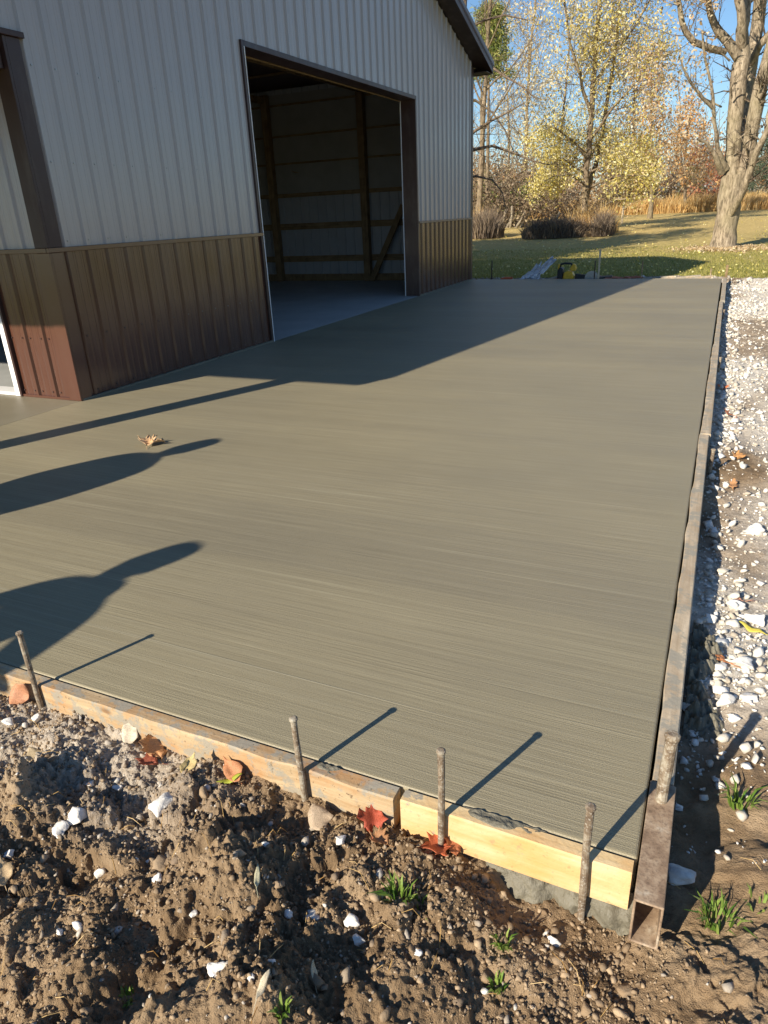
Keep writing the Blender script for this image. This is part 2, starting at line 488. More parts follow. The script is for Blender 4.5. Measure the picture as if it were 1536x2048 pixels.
lawn = mkobj('lawn', np_mesh('lawn', np.stack([X, Y, Z], -1).reshape(-1, 3), grid_faces(len(xs), len(ys)), True), M['lawn'])
tag(lawn, 'broad lawn of green and straw coloured grass beyond the slab', 'lawn', kind='structure')

def dirt_z(x, y):
    x = np.asarray(x, float); y = np.asarray(y, float)
    base = -.102 - .088 * sstep(-.75, -.12, x) + .045 * sstep(.05, .35, x)
    base = base * (1 - sstep(1.7, 2.6, y)) + -.135 * sstep(1.7, 2.6, y)
    base = base + .06 * sstep(1.15, .55, y) * sstep(-.2, -.9, x) + .03 * sstep(1.1, .7, y) * sstep(-.3, .1, x)
    near = sstep(2.1, 1.35, y) * sstep(1.5, .9, x)
    rim = 1 - .45 * sstep(1.06, 1.24, y) * sstep(.03, -.05, x)
    right = 1 - .5 * sstep(-.5, -.1, x)
    a = fbm(x * 4.2, y * 4.2, 11, 3) * .125 * right
    w1, c1 = worley(x * 7 + .6 * vn(x * 9, y * 9, 3), y * 7, 21)
    a = a + (c1 - .42) * .07 * sstep(.62, .38, w1 + .4 * fbm(x * 26, y * 26, 6, 3)) * right
    w4, c4 = worley(x * 12.5 + .5 * vn(x * 20, y * 20, 8), y * 12.5, 24)
    a = a + (c4 - .45) * .04 * sstep(.6, .35, w4 + .45 * fbm(x * 45, y * 45, 9, 3)) * right
    w2, c2 = worley(x * 22 + .7 * vn(x * 30, y * 30, 4), y * 22, 31)
    b = (c2 - .3) * .017 * sstep(.7, .2, w2 + .6 * fbm(x * 70, y * 70, 7, 2))
    w3, c3 = worley(x * 62, y * 62, 41)
    c = c3 * .009 * sstep(.7, .25, w3) + .022 * fbm(x * 55, y * 55, 51, 3, .6) + .008 * fbm(x * 170, y * 170, 57, 2, .7)
    patch = .2 + .8 * sstep(-.2, .25, vn(x * 3.7, y * 3.7, 61))
    calm = 1 - .55 * sstep(-.75, -.3, x)
    d = near * rim * (a + calm * (b * patch + c * (.45 + .55 * patch)))
    far = (1 - near) * (fbm(x * 2.2, y * 2.2, 71, 3) * .05 + (c2 - .3) * .016 * sstep(.7, .15, w2) + .012 * fbm(x * 14, y * 14, 73, 2))
    return base + d + far
def lime_mask(x, y):
    x = np.asarray(x, float); y = np.asarray(y, float)
    k = fbm(x * 1.1 + 3, y * .55, 81, 3)
    g = sstep(1.85, 2.5, y) * sstep(-.42, -.08, k + .1 * sstep(2.2, 3.5, y))
    left = .6 * sstep(-.95, -1.5, x) * sstep(.86, 1.06, y + .15 * fbm(x * 4, y * 4, 83, 2)) * sstep(1.6, 1.3, y)
    bare = sstep(8.0, 8.6, y) * sstep(12.2, 11.0, y) * sstep(.0, .25, x)
    return np.clip(np.maximum(g * (1 - .75 * bare), left * .9), 0, 1)
def patch(name, x0, x1, y0, y1, nx, ny, label, cat, ypow=1.0, sm=True):
    xs = np.linspace(x0, x1, nx); ys = y0 + (y1 - y0) * np.linspace(0, 1, ny) ** ypow
    X, Y = np.meshgrid(xs, ys); Z = dirt_z(X, Y)
    me = np_mesh(name, np.stack([X, Y, Z], -1).reshape(-1, 3), grid_faces(nx, ny), sm)
    a = me.attributes.new('lime', 'FLOAT', 'POINT'); a.data.foreach_set('value', lime_mask(X, Y).astype(np.float32).ravel())
    o = mkobj(name, me, M['soil']); tag(o, label, cat, kind='structure'); return o
patch('dirt', -2.6, .9, .3, 1.36, 980, 305, 'rough brown dug soil in front of the form boards', 'dirt', 1.0, False)
patch('dirt_verge', .03, 3.2, 1.358, 17.4, 240, 640, 'dirt and pale limestone dust beside the slab', 'dirt', 1.9)
patch('dirt_approach', -9, 3.2, -6, .303, 130, 90, 'trodden brown soil before the slab', 'dirt')
patch('dirt_yard', -9, -2.597, .3, 1.36, 110, 40, 'trodden brown soil left of the slab', 'dirt')
patch('dirt_corner', .897, 3.2, .3, 1.36, 60, 40, 'trodden brown soil right of the slab corner', 'dirt')
def strip_z(x, y):
    return -.1 + .05 * fbm(np.asarray(x) * 3, np.asarray(y) * 3, 91, 3) + .02 * fbm(np.asarray(x) * 14, np.asarray(y) * 14, 92, 2) - .05 * sstep(17.2, 17.75, y)
xs = np.linspace(-9, .1, 240); ys = np.linspace(15.99, 17.8, 60); X, Y = np.meshgrid(xs, ys)
me = np_mesh('dirt_strip', np.stack([X, Y, strip_z(X, Y)], -1).reshape(-1, 3), grid_faces(240, 60), True)
a = me.attributes.new('lime', 'FLOAT', 'POINT'); a.data.foreach_set('value', np.clip(.5 + fbm(X * 2, Y * 2, 95, 2), 0, 1).astype(np.float32).ravel())
tag(mkobj('dirt_strip', me, M['soil']), 'strip of dirt and gravel along the far end of the slab', 'dirt', kind='structure')

# slab (edges tooled round), porch slab and building floor
mb = MB(); mb.box(XW + .003, -.004, YN, 15.95, -.14, 0)
slab = mb.build('concrete_slab', M['slab'], bevel=.009, seg=3)
tag(slab, 'freshly broomed grey concrete slab beside the building', 'slab', kind='structure')
mb = MB(); mb.box(XB, XW, YN, YC + .02, -.14, -.002)
tag(mb.build('porch_slab', M['porch'], bevel=.006), 'smooth concrete slab under the porch', 'slab', kind='structure')
mb = MB(); mb.box(XB, XW - .002, YC + .021, YF, -.14, -.001)
tag(mb.build('floor', M['floor']), 'pale trowelled concrete floor inside the building', 'floor', kind='structure')

# ------------------------------------------------------------------ pole building
barn = empty('pole_building', (XW, YC, 0))
tag(barn, 'white and brown ribbed metal pole building with open garage doorway', 'building')
inv = Matrix.Translation((-XW, -YC, 0))
def P(o):
    o.parent = barn; o.matrix_parent_inverse = inv; return o
RIB = .2366
def profile(t0, t1, ph):
    """points (t, height) of ribbed sheet between t0 and t1, major rib at ph + k*RIB"""
    pts = []
    k = math.floor((t0 - ph) / RIB) - 1
    while ph + k * RIB < t1 + RIB:
        c = ph + k * RIB
        pts += [(c - .024, 0), (c - .010, .022), (c + .010, .022), (c + .024, 0)]
        for q in (1 / 3, 2 / 3):
            d = c + q * RIB
            pts += [(d - .016, 0), (d - .009, .0028), (d + .009, .0028), (d + .016, 0)]
        k += 1
    def h(t):
        for (a, ha), (b, hb) in zip(pts, pts[1:]):
            if a <= t <= b: return ha + (hb - ha) * (t - a) / (b - a + 1e-9)
        return 0
    return [(t0, h(t0))] + [p for p in pts if t0 + .001 < p[0] < t1 - .001] + [(t1, h(t1))]
def sheet(name, kind, plane, t0, t1, zb, zt, mat, sign=1, ph=0.0, off=0.0):
    """kind 'x': wall in plane x=plane running along y; 'y': wall in plane y=plane running along x"""
    pr = profile(t0, t1, ph); vs = []; fs = []
    for t, h in pr:
        n = plane + sign * (h + off)
        z0 = zb(t) if callable(zb) else zb; z1 = zt(t) if callable(zt) else zt
        for z in (z0, z1):
            vs.append((n, t, z) if kind == 'x' else (t, n, z))
    for i in range(len(pr) - 1): fs.append((2 * i, 2 * i + 2, 2 * i + 3, 2 * i + 1))
    me = MB().add(vs, fs).mesh(name)
    return P(mkobj(name, me, mat))
def panels(name, kind, plane, t0, t1, zb, zt, mat, sign=1, ph=0.0, w=RIB * 4, off=0.0):
    t = ph + w * math.floor((t0 - ph) / w) + .03
    while t < t1:
        a, b = max(t, t0), min(t + w, t1)
        if b - a > .004: sheet(name, kind, plane, a, b, zb, zt, mat, sign, ph, off)
        t += w
def soff(y): return roof_top(y) - .19
PH = 4.69
# gable wall: white upper panels, brown wainscot
panels('wall_panel', 'x', XW, YC + .0, YDL, HW, soff, M['white'], 1, PH)
panels('wall_panel', 'x', XW, YDL, YDR, HD, soff, M['white'], 1, PH)
panels('wall_panel', 'x', XW, YDR, YF, HW, soff, M['white'], 1, PH)
panels('wall_panel', 'x', XW, 1.68, YC, 2.86, soff, M['white'], 1, PH)
panels('wainscot_panel', 'x', XW, YC, YDL, .02, HW, M['brown'], 1, PH)
panels('wainscot_panel', 'x', XW, YDR, YF, .02, HW, M['brown'], 1, PH)
# porch back wall beside its doorway
PHX = XW - .29
panels('wall_panel', 'y', YC, -5.93, XW, HW, 3.95, M['white'], -1, PHX)
panels('wainscot_panel', 'y', YC, -5.93, XW, .02, HW, M['brown'], -1, PHX)
panels('wall_panel', 'y', YC, -9.9, -5.93, 2.6, 3.95, M['white'], -1, PHX)
panels('wall_panel', 'y', YC, XB, -9.9, HW, 3.95, M['white'], -1, PHX)
panels('wainscot_panel', 'y', YC, XB, -9.9, .02, HW, M['brown'], -1, PHX)
# far wall, rear wall
panels('wall_panel', 'y', YF - .002, XB, XW, .0, 4.2, M['inner'], 1, PHX)
panels('wall_panel', 'x', XB, 1.7, YF, .0, soff, M['inner'], -1, PH)
def part(name, mat, *boxes, bevel=.003):
    mb = MB()
    for b in boxes: mb.box(*b)
    return P(mb.build(name, mat, bevel=bevel, seg=1))
T = .028
for y0, y1 in ((YC - .03, YDL - .01), (YDR + .06, YF + .03)):
    part('wainscot_trim', M['fascia'] if y0 > 8 else M['brown'], (XW + .002, XW + .034, y0, y1, HW - .025, HW + .014))
part('wainscot_trim', M['brown'], (-5.93, XW + .0015, YC - .034, YC - .002, HW - .025, HW + .014))
for y0, y1 in ((YC, YDL - .02), (YDR + .02, YF)):
    part('base_trim', M['ooze'], (XW + .004, XW + .03, y0, y1, -.002, .018), bevel=.002)
part('base_trim', M['brown'], (-5.925, XW - .121, YC - .024, YC + .002, -.001, .022), bevel=.001)
# corner trims
part('corner_trim', M['trim'], (XW - .13, XW + T, YC - T, YC - .003, HW + .0145, 2.82), (XW + .003, XW + T - .001, YC - .0031, YC + .13, HW + .0145, 2.82))
part('corner_trim', M['brown'], (XW - .12, XW + T - .002, YC - T + .002, YC - .003, .0, HW - .026), (XW + .003, XW + T - .003, YC - .0031, YC + .11, .0, HW - .026))
part('corner_trim', M['trim'], (XW - .1, XW + T, YF + .003, YF + T, 0, 4.15), (XW + .003, XW + T - .001, YF - .09, YF + .0029, 0, 4.15))
part('porch_header', M['trim'], (XW - .16, XW + .05, 1.66, YC + .165, 2.821, 2.862))
part('porch_beam', M['trim'], (XW - .15, XW - .01, 1.68, YC - .04, 2.6, 2.82))
part('porch_post', M['trim'], (XW - .19, XW - .01, 1.68, 1.86, -.01, 2.6), bevel=.006)
part('porch_post', M['trim'], (-11.1, -10.96, 1.70, 1.84, -.01, 2.6), bevel=.006)
part('porch_beam', M['trim'], (XB, XW - .16, 1.70, 1.84, 2.6, 2.82))
part('porch_ceiling', M['soffit'], (XB, XW - .17, .86, YC - .04, 2.863, 2.88))
# big doorway: jambs, head, pale weather strips
part('door_jamb', M['trim'], (XW - .25, XW + .026, YDR, YDR + .055, 0, HD + .06))
part('door_jamb', M['trim'], (XW - .25, XW + .026, YDL - .055, YDL, 0, HD + .06))
part('door_head', M['trim'], (XW - .25, XW + .0255, YDL, YDR, HD, HD + .059))
part('weather_strip', M['jambwhite'], (XW - .262, XW - .25, YDR - .012, YDR + .01, 0, HD), bevel=.001)
part('weather_strip', M['girt'], (XW - .262, XW - .25, YDL, YDR - .012, HD - .014, HD), bevel=.001)
part('weather_strip', M['jambwhite'], (XW + .0265, XW + .032, YDL - .014, YDL - .002, 0, HD), bevel=.001)
# porch doorway: white jambs, sill
part('door_jamb', M['jambwhite'], (-6.02, -5.955, YC - .03, YC + .13, 0, 2.55))
part('door_jamb', M['trim'], (-5.954, -5.925, YC - .036, YC + .02, 0, 2.62))
part('door_jamb', M['jambwhite'], (-9.9, -9.84, YC - .03, YC + .13, 0, 2.55))
part('door_head', M['jambwhite'], (-9.84, -6.02, YC - .03, YC + .13, 2.49, 2.6))
part('door_sill', M['jambwhite'], (-9.84, -6.02, YC - .02, YC + .16, -.0005, .028))
# roof: two slopes of ribbed sheet on a deck, soffits, fascias
def slope(name, mat, x0, x1, y0, y1, lo, hi):
    mb = MB(); mb.prism([(y0, roof_top(y0) + lo), (y1, roof_top(y1) + lo), (y1, roof_top(y1) + hi), (y0, roof_top(y0) + hi)], 0, x0, x1)
    return P(mb.build(name, mat))
slope('roof', M['fascia'], XB - .3, XW + OH - .03, .78, YRIDGE, -.06, 0)
slope('roof', M['fascia'], XB - .3, XW + OH - .03, YRIDGE, 16.35, -.06, 0)
slope('rake_fascia', M['trim'], XW + OH - .029, XW + OH, .78, YRIDGE, -.2, -.07)
slope('rake_fascia', M['trim'], XW + OH - .029, XW + OH, YRIDGE, 16.33, -.2, -.07)
slope('rake_trim', M['fascia'], XW + OH - .029, XW + OH + .014, .78, YRIDGE, -.069, .012)
slope('rake_trim', M['fascia'], XW + OH - .029, XW + OH + .014, YRIDGE, 16.35, -.069, .012)
slope('drip_edge', M['brown'], XW + OH + .0005, XW + OH + .008, YRIDGE, 16.34, -.1, -.085)
slope('soffit', M['soffit'], XW + .03, XW + OH - .03, .8, YRIDGE, -.195, -.18)
slope('soffit', M['soffit'], XW + .03, XW + OH - .03, YRIDGE, 16.31, -.195, -.18)
part('eave_fascia', M['trim'], (XB - .3, XW + OH - .03, 16.312, 16.34, 4.03, 4.17))
part('eave_fascia', M['trim'], (XB - .3, XW + OH - .03, .75, .778, 2.74, 2.9))
part('eave_soffit', M['soffit'], (XB - .3, XW + OH - .03, YF + .03, 16.31, 4.035, 4.05))
# framing inside, seen through the doorway
for x in (-5.42, -7.72, -10.2, -12.7, -15.2):
    part('post', M['lumber'], (x - .08, x + .08, YF - .19, YF - .04, 0, 4.1))
for z in (.52, 1.27, 1.97, 2.66, 3.24, 3.88):
    hh = .07 if z < 1.5 else (.045 if z < 2 else .02)
    part('girt', M['girt'], (XB + .1, XW - .35, YF - .04, YF - .004, z - hh, z + hh))
part('insulation_sheet', M['insul'], (XB + .1, XW - .35, YF - .003, YF - .0025, 2.02, 4.1), bevel=0)
part('insulation_sheet', M['insul'], (XB + .004, XB + .006, YC, YF - .2, 2.02, 4.1), bevel=0)
part('skirt_board', M['lumber'], (XB + .1, XW - .35, YF - .045, YF - .005, .0, .16))
mb = MB(); a = np.array([-6.72, YF - .24, 1.62]); b = np.array([-7.6, YF - .24, .0])
d = (a - b) / np.linalg.norm(a - b); nrm = np.array([-d[2], 0, d[0]]) * .065
v = []
for yy in (YF - .235, YF - .195):
    for q in (a - nrm, a + nrm, b + nrm, b - nrm): v.append((q[0], yy, q[2]))
mb.add(v, [(0, 1, 2, 3), (7, 6, 5, 4), (0, 4, 5, 1), (1, 5, 6, 2), (2, 6, 7, 3), (3, 7, 4, 0)])
P(mb.build('brace', M['lumber']))
for x in (-7.72, -10.2, -12.7, -15.2):
    part('truss_chord', M['girt'], (x - .02, x + .02, 1.75, YF - .2, 3.92, 4.06))
for y in np.arange(2.0, 16, .9):
    z = roof_top(float(y)) - .075
    part('purlin', M['girt'], (XB, XW - .05, float(y) - .045, float(y) + .045, z - .04, z), bevel=0)
for y in (5.6, 8.4, 11.2, 13.9):
    part('post', M['lumber'], (XB + .02, XB + .18, y - .08, y + .08, 0, 4.1))
for z in (.52, 1.27, 1.97, 2.66, 3.24):
    part('girt', M['lumber'], (XB + .02, XB + .06, YC, YF - .2, z - .07, z + .07))
# screw heads
def screws(name, pts, axis, mat, r=.0075):
    vs = []; fs = []
    for p in pts:
        n = len(vs)
        ring = [(math.cos(k * math.pi / 3) * r, math.sin(k * math.pi / 3) * r) for k in range(6)]
        for h in (0, .007):
            for a, b in ring:
                vs.append((p[0] + h, p[1] + a, p[2] + b) if axis == 'x' else (p[0] + a, p[1] - h, p[2] + b))
        fs.append(tuple(range(n + 6, n + 12)))
        for k in range(6): fs.append((n + k, n + (k + 1) % 6, n + 6 + (k + 1) % 6, n + 6 + k))
    o = P(MB().add(vs, fs).build(name, mat)); o['kind'] = 'stuff'; return o
pw = []; pb = []
k0 = int((YC - PH) / RIB)
for k in range(-15, 60):
    y = PH + k * RIB + .04
    if not (1.75 < y < YF - .05): continue
    indoor = YDL - .05 < y < YDR + .05
    for z in (HW + .06, 1.97, 2.66, 3.36, 3.9, 4.5, 5.1):
        if z > soff(y) - .1: continue
        if indoor and z < HD + .05: continue
        if y < YC + .1 and z < 2.9: continue
        pw.append((XW, y, z))
    if y > YC + .1 and not indoor:
        for z in (.06, .55, HW - .12)[:2]: pb.append((XW, y, z))
screws('siding_screws', pw, 'x', M['steel'])
screws('wainscot_screws', pb, 'x', M['trim'])
screws('wainscot_screws', [(XW - .29 - k * RIB + .05, YC, z) for k in range(3) for z in (.06, .55)] + [(XW - .29 - k * RIB - .05, YC, z) for k in range(3) for z in (.06, .55)], 'y', M['trim'])

# ------------------------------------------------------------------ form boards
def board(name, x0, x1, y0, y1, z0, z1, mat, along=0, wob=.003, seed=1, seg=None):
    """a sawn board with slightly waney edges"""
    L = (x1 - x0) if along == 0 else (y1 - y0)
    n = seg or max(3, int(L / .04)); r = np.random.default_rng(seed)
    vs = []; fs = []
    c = .004
    for i in range(n + 1):
        t = i / n
        j = fbm(np.array([t * L * 7.0]), np.array([seed * 3.1]), 5, 3)[0] * wob * 2
        k = fbm(np.array([t * L * 5.0]), np.array([seed * 7.7]), 6, 3)[0] * wob * 2
        if along == 0: a0, a1 = y0, y1
        else: a0, a1 = x0, x1
        sec = [(a0 + j, z0 + k + c), (a0 + j + c, z0 + k), (a1 - c, z0 + k), (a1, z0 + k + c), (a1, z1 - c), (a1 - c, z1), (a0 + j + c, z1 + k * .5), (a0 + j, z1 - c + k * .5)]
        for a, z in sec:
            vs.append((x0 + t * L, a, z) if along == 0 else (a, y0 + t * L, z))
    for i in range(n):
        for q in range(8):
            fs.append((i * 8 + q, i * 8 + (q + 1) % 8, (i + 1) * 8 + (q + 1) % 8, (i + 1) * 8 + q))
    fs.append(tuple(range(8))); fs.append(tuple(n * 8 + q for q in range(7, -1, -1)))
    return MB().add(vs, fs).build(name, mat)
o = board('form_board', -4.9, -.625, YN - .055, YN - .006, -.125, .002, M['oldpine'], 0, .005, 3)
tag(o, 'long orange-stained form board along the near edge of the slab', 'board')
o = board('form_board', -.606, -.012, YN - .05, YN - .006, -.122, .002, M['pine'], 0, .002, 8)
tag(o, 'short fresh yellow pine form board at the near right corner', 'board')
# wet concrete smeared on the boards and pressed out below them
def lumpy(name, x0, x1, y0, y1, zt, zb, amp, seed, mat, step=.008):
    nx = int((x1 - x0) / step); ns = 26
    X = np.linspace(x0, x1, nx)[None, :]; S = np.linspace(0, 1, ns)[:, None]
    prof_y = y1 - (y1 - y0) * np.sin(S * math.pi * .5)
    prof_z = zt + (zb - zt) * S ** 1.3
    nz = fbm(X * 22, S * 3 + 0 * X, seed, 4); n2 = fbm(X * 6, S * 1.2 + 0 * X, seed + 7, 3)
    Yv = prof_y - amp * (nz + n2) - .5 * amp * fbm(X * 80, S * 14 + 0 * X, seed + 3, 3, .7)
    Zv = prof_z + amp * .6 * (nz - n2)
    V = np.stack([X + 0 * S, Yv, Zv], -1).reshape(-1, 3)
    return mkobj(name, np_mesh(name, V, grid_faces(nx, ns), True), mat)
tag(lumpy('concrete_ooze', -.66, .0, 1.262, YN - .012, -.112, -.28, .034, 5, M['ooze']), 'rough grey concrete squeezed out under the fresh pine board', 'concrete')
tag(lumpy('concrete_ooze', -1.75, -.68, 1.25, YN - .012, -.115, -.2, .034, 15, M['ooze']), 'rough grey concrete squeezed out under the orange-stained board', 'concrete')
def smear(name, x0, x1, y0, y1, seed, label):
    nx = int((x1 - x0) / .004); ny = 16
    X, Y = np.meshgrid(np.linspace(x0, x1, nx), np.linspace(y0, y1, ny))
    e = np.minimum((X - x0) / .05, (x1 - X) / .05).clip(0, 1) * sstep(y0, y0 + .02 + .012 * np.sin(X * 40), Y)
    Z = .0005 + .009 * e * (fbm(X * 45, Y * 60, seed, 3) + .42) - .004 * (1 - e)
    o = mkobj(name, np_mesh(name, np.stack([X, Y, Z], -1).reshape(-1, 3), grid_faces(nx, ny), True), M['ooze'])
    return tag(o, label, 'concrete')
smear('concrete_smear', -.46, -.2, YN - .046, YN - .004, 33, 'crumbly concrete smear along the top of the fresh pine board')
smear('concrete_smear', -.93, -.78, YN - .045, YN - .01, 35, 'crumbly concrete crumbs on the orange-stained board by a stake')

# steel form tube at the corner, weathered planks beyond it
mb = MB()
x0, x1, z0, z1, w = -.001, .064, -.135, .0035, .006
ring_o = [(x0, z0), (x1, z0), (x1, z1), (x0, z1)]; ring_i = [(x0 + w, z0 + w), (x1 - w, z0 + w), (x1 - w, z1 - w), (x0 + w, z1 - w)]
ya, yb = 1.21, 1.6
vs = [(a, ya, z) for a, z in ring_o] + [(a, ya, z) for a, z in ring_i] + [(a, yb, z) for a, z in ring_o] + [(a, yb, z) for a, z in ring_i]
fs = []
for k in range(4):
    q = (k + 1) % 4
    fs += [(k, q, 4 + q, 4 + k), (8 + k, 12 + k, 12 + q, 8 + q), (k, 8 + k, 8 + q, q), (4 + k, 4 + q, 12 + q, 12 + k)]
mb.add(vs, fs)
tag(mb.build('steel_form_tube', M['rust'], bevel=.0025), 'rusty hollow steel tube with open end at the slab corner', 'steel tube')
plank_l = ['weathered plank form nearest the rusty tube on the right slab edge', 'second weathered plank form along the right slab edge',
           'third weathered plank form along the right slab edge', 'farthest weathered plank form along the right slab edge']
for i, (a, b, dx, dw, dz) in enumerate([(1.604, 4.95, .0, .0, .0), (4.96, 8.4, .004, .006, .004), (8.42, 12.2, .012, -.004, .0), (12.22, 15.98, .02, .01, .012)]):
    o = board('form_board', .001 + dx, .058 + dx + dw, a, b, -.14, .004 + dz, M['grey_plank'], 1, .004, 20 + i, seg=40)
    tag(o, plank_l[i], 'board', 'plank forms on the right slab edge')
for i, (a, b) in enumerate([(-5.2, -2.0), (-1.98, .0)]):
    o = board('form_board', a, b, 15.955, 15.99, -.12, .0, M['grey_plank'], 0, .004, 40 + i, seg=30)
    tag(o, ['plank form along the far slab edge near the building', 'plank form along the far slab edge near the right corner'][i], 'board')

# ------------------------------------------------------------------ stakes
def stake(name, x, y, zb, zt, r, label, cat='stake', lean=(0, 0), head=1.35, mat='stake', group=None):
    H = zt - zb
    e = empty(name, (x, y, zb))
    n = 9
    pts = [(lean[0] * t + .0015 * math.sin(7 * t + x * 9), lean[1] * t, H * t) for t in np.linspace(0, 1, n)]
    rr = [r * (1 + .06 * math.sin(i * 2.3 + x * 20)) for i in range(n)]
    MB().tube(pts, rr, 12).build('shaft', M[mat], e, smooth=False)
    if head:
        p = np.array(pts[-1])
        MB().tube([p - [0, 0, r * .9], p - [0, 0, r * .45], p + [0, 0, r * .1], p + [0, 0, r * .38]], [r * 1.02, r * head, r * head * .97, r * .8], 12).build('head', M[mat], e)
    return tag(e, label, cat, group)
G = 'steel stakes along the near form board'
stake('steel_stake', -1.965, YN - .068, -.3, .222, .0092, 'steel stake beside the long shadow, leftmost on near board', group=G, lean=(-.012, .004))
stake('steel_stake', -.898, YN - .069, -.3, .193, .0092, 'steel stake in the middle of the orange-stained board', group=G, lean=(-.012, .004))
stake('steel_stake', -.483, YN - .066, -.3, .223, .0092, 'tall steel stake at the left end of the fresh pine board', group=G, lean=(.0, .004))
stake('steel_stake', -.117, YN - .066, -.36, .183, .0094, 'steel stake near the right end of the fresh pine board', group=G, lean=(.0, .004))
stake('steel_pin', .030, 1.53, -.2, .215, .0158, 'thick steel pin with mushroomed head standing in the rusty tube', head=1.22, lean=(.004, .012))
for i, (y, z, l) in enumerate([(4.55, .13, 'short stake against the second right plank, nearer one'), (7.6, .12, 'short stake against the second right plank, farther one'), (11.2, .11, 'short stake against the third right plank')]):
    stake('steel_stake', .088, y, -.25, z - .1, .011, l, group='short stakes outside the right planks')
for px, top, bot, yy, r, mat, l in [(984, 521, 552, 16.03, .013, 'trim', 'dark thin stake at the far slab edge beside the building'),
                                (1191, 521, 556, 16.03, .012, 'trim', 'dark thin stake at the far slab edge behind the saw'),
                                (1286, 522, 552, 16.05, .010, 'rust', 'rusty thin stake at the far slab edge right of the orange scraps'),
                                (1423, 536, 552, 16.3, .010, 'rust', 'short rusty stake by the far right slab corner')]:
    a = at(px, top, yy)
    stake('steel_stake', a[0], yy, -.3, a[2], r, l, mat=mat, head=None, group='thin stakes at the far slab edge')
a = at(1201, 498, 16.4)
def wood_stake(x, y, zt, w, label, zb=-.3, mt='pale'):
    o = MB().box(x - w / 2, x + w / 2, y - w / 2, y + w / 2, zb, zt).build('wooden_stake', M[mt], bevel=.003); return tag(o, label, 'stake')
wood_stake(a[0], 16.4, a[2], .035, 'tall pale wooden stake behind the far slab edge')
a = at(1447, 530, 15.99)
wood_stake(.07, 16.02, a[2], .045, 'wooden stake at the far right corner of the slab', mt='girt')

# ------------------------------------------------------------------ stones, gravel, crumbs
def ico(sub):
    bm = bmesh.new(); bmesh.ops.create_icosphere(bm, subdivisions=sub, radius=1)
    V = np.array([v.co[:] for v in bm.verts]); F = np.array([[v.index for v in f.verts] for f in bm.faces]); bm.free(); return V, F
ICO = {1: ico(1), 2: ico(2), 3: ico(3)}
def rock_shape(sub, r):
    V, F = ICO[sub]
    V = V.copy()
    # cut by random planes -> angular
    for k in range(11 if sub > 1 else 3):
        n = r.normal(size=3); n /= np.linalg.norm(n); d = .38 + .4 * r.random()
        s = V @ n - d; V = V - np.outer(np.clip(s, 0, None), n)
    V = V * (1 + (.27 if sub == 1 else .09 if sub == 2 else .03) * r.normal(size=(len(V), 1)))
    if sub == 3:
        n1 = fbm(V[:, 0] * 3 + r.random() * 9, V[:, 1] * 3 + V[:, 2] * 2.3, 7, 3); V = V * (1 + .22 * n1[:, None])
    V = V / np.abs(V).max()
    return V * np.array([1, .6 + .4 * r.random(), .5 + .35 * r.random()]), F
def rotm(r, n):
    q = r.normal(size=(n, 4)); q /= np.linalg.norm(q, axis=1)[:, None]
    w, x, y, z = q.T
    return np.stack([1 - 2 * (y * y + z * z), 2 * (x * y - z * w), 2 * (x * z + y * w), 2 * (x * y + z * w), 1 - 2 * (x * x + z * z), 2 * (y * z - x * w), 2 * (x * z - y * w), 2 * (y * z + x * w), 1 - 2 * (x * x + y * y)], -1).reshape(n, 3, 3)
def rotz_tilt(r, n, tilt=.5):
    a = r.random(n) * 6.283; t = r.normal(size=n) * tilt; b = r.random(n) * 6.283
    def Rz(a):
        c, s = np.cos(a), np.sin(a); o = np.zeros_like(a); i = o + 1
        return np.stack([c, -s, o, s, c, o, o, o, i], -1).reshape(-1, 3, 3)
    def Rx(a):
        c, s = np.cos(a), np.sin(a); o = np.zeros_like(a); i = o + 1
        return np.stack([i, o, o, o, c, -s, o, s, c], -1).reshape(-1, 3, 3)
    return Rz(a) @ Rx(t) @ Rz(b)
def scatter_rocks(name, C, size, mat, r, sub=1, kinds=8, tilt=.5):
    Vs = []; Fs = []; off = 0
    kind = r.integers(0, kinds, len(C))
    R3 = rotz_tilt(r, len(C), tilt)
    for k in range(kinds):
        V, F = rock_shape(sub, r)
        idx = np.where(kind == k)[0]
        if not len(idx): continue
        W = np.einsum('nij,vj->nvi', R3[idx], V) * size[idx][:, None, None] + C[idx][:, None, :]
        f = F[None] + (np.arange(len(idx)) * len(V))[:, None, None] + off
        Vs.append(W.reshape(-1, 3)); Fs.append(f.reshape(-1, 3)); off += W.shape[0] * W.shape[1]
    return mkobj(name, np_mesh(name, np.concatenate(Vs), np.concatenate(Fs)), mat)
r = np.random.default_rng(3)
# crumbs of soil
n = 33000
x = r.uniform(-2.35, .6, n); y = .3 + .97 * r.random(n)
s = .0026 * np.exp(r.normal(size=n) * .62 + .25); s = np.clip(s, .0014, .011)
z = dirt_z(x, y) + s * .2
k = (fbm(x * 5, y * 5, 77, 3) > -.2)
tag(scatter_rocks('soil_crumbs', np.stack([x, y, z], -1)[k], s[k], M['crumb'], r), 'crumbs of brown soil over the dug ground', 'soil', kind='stuff')
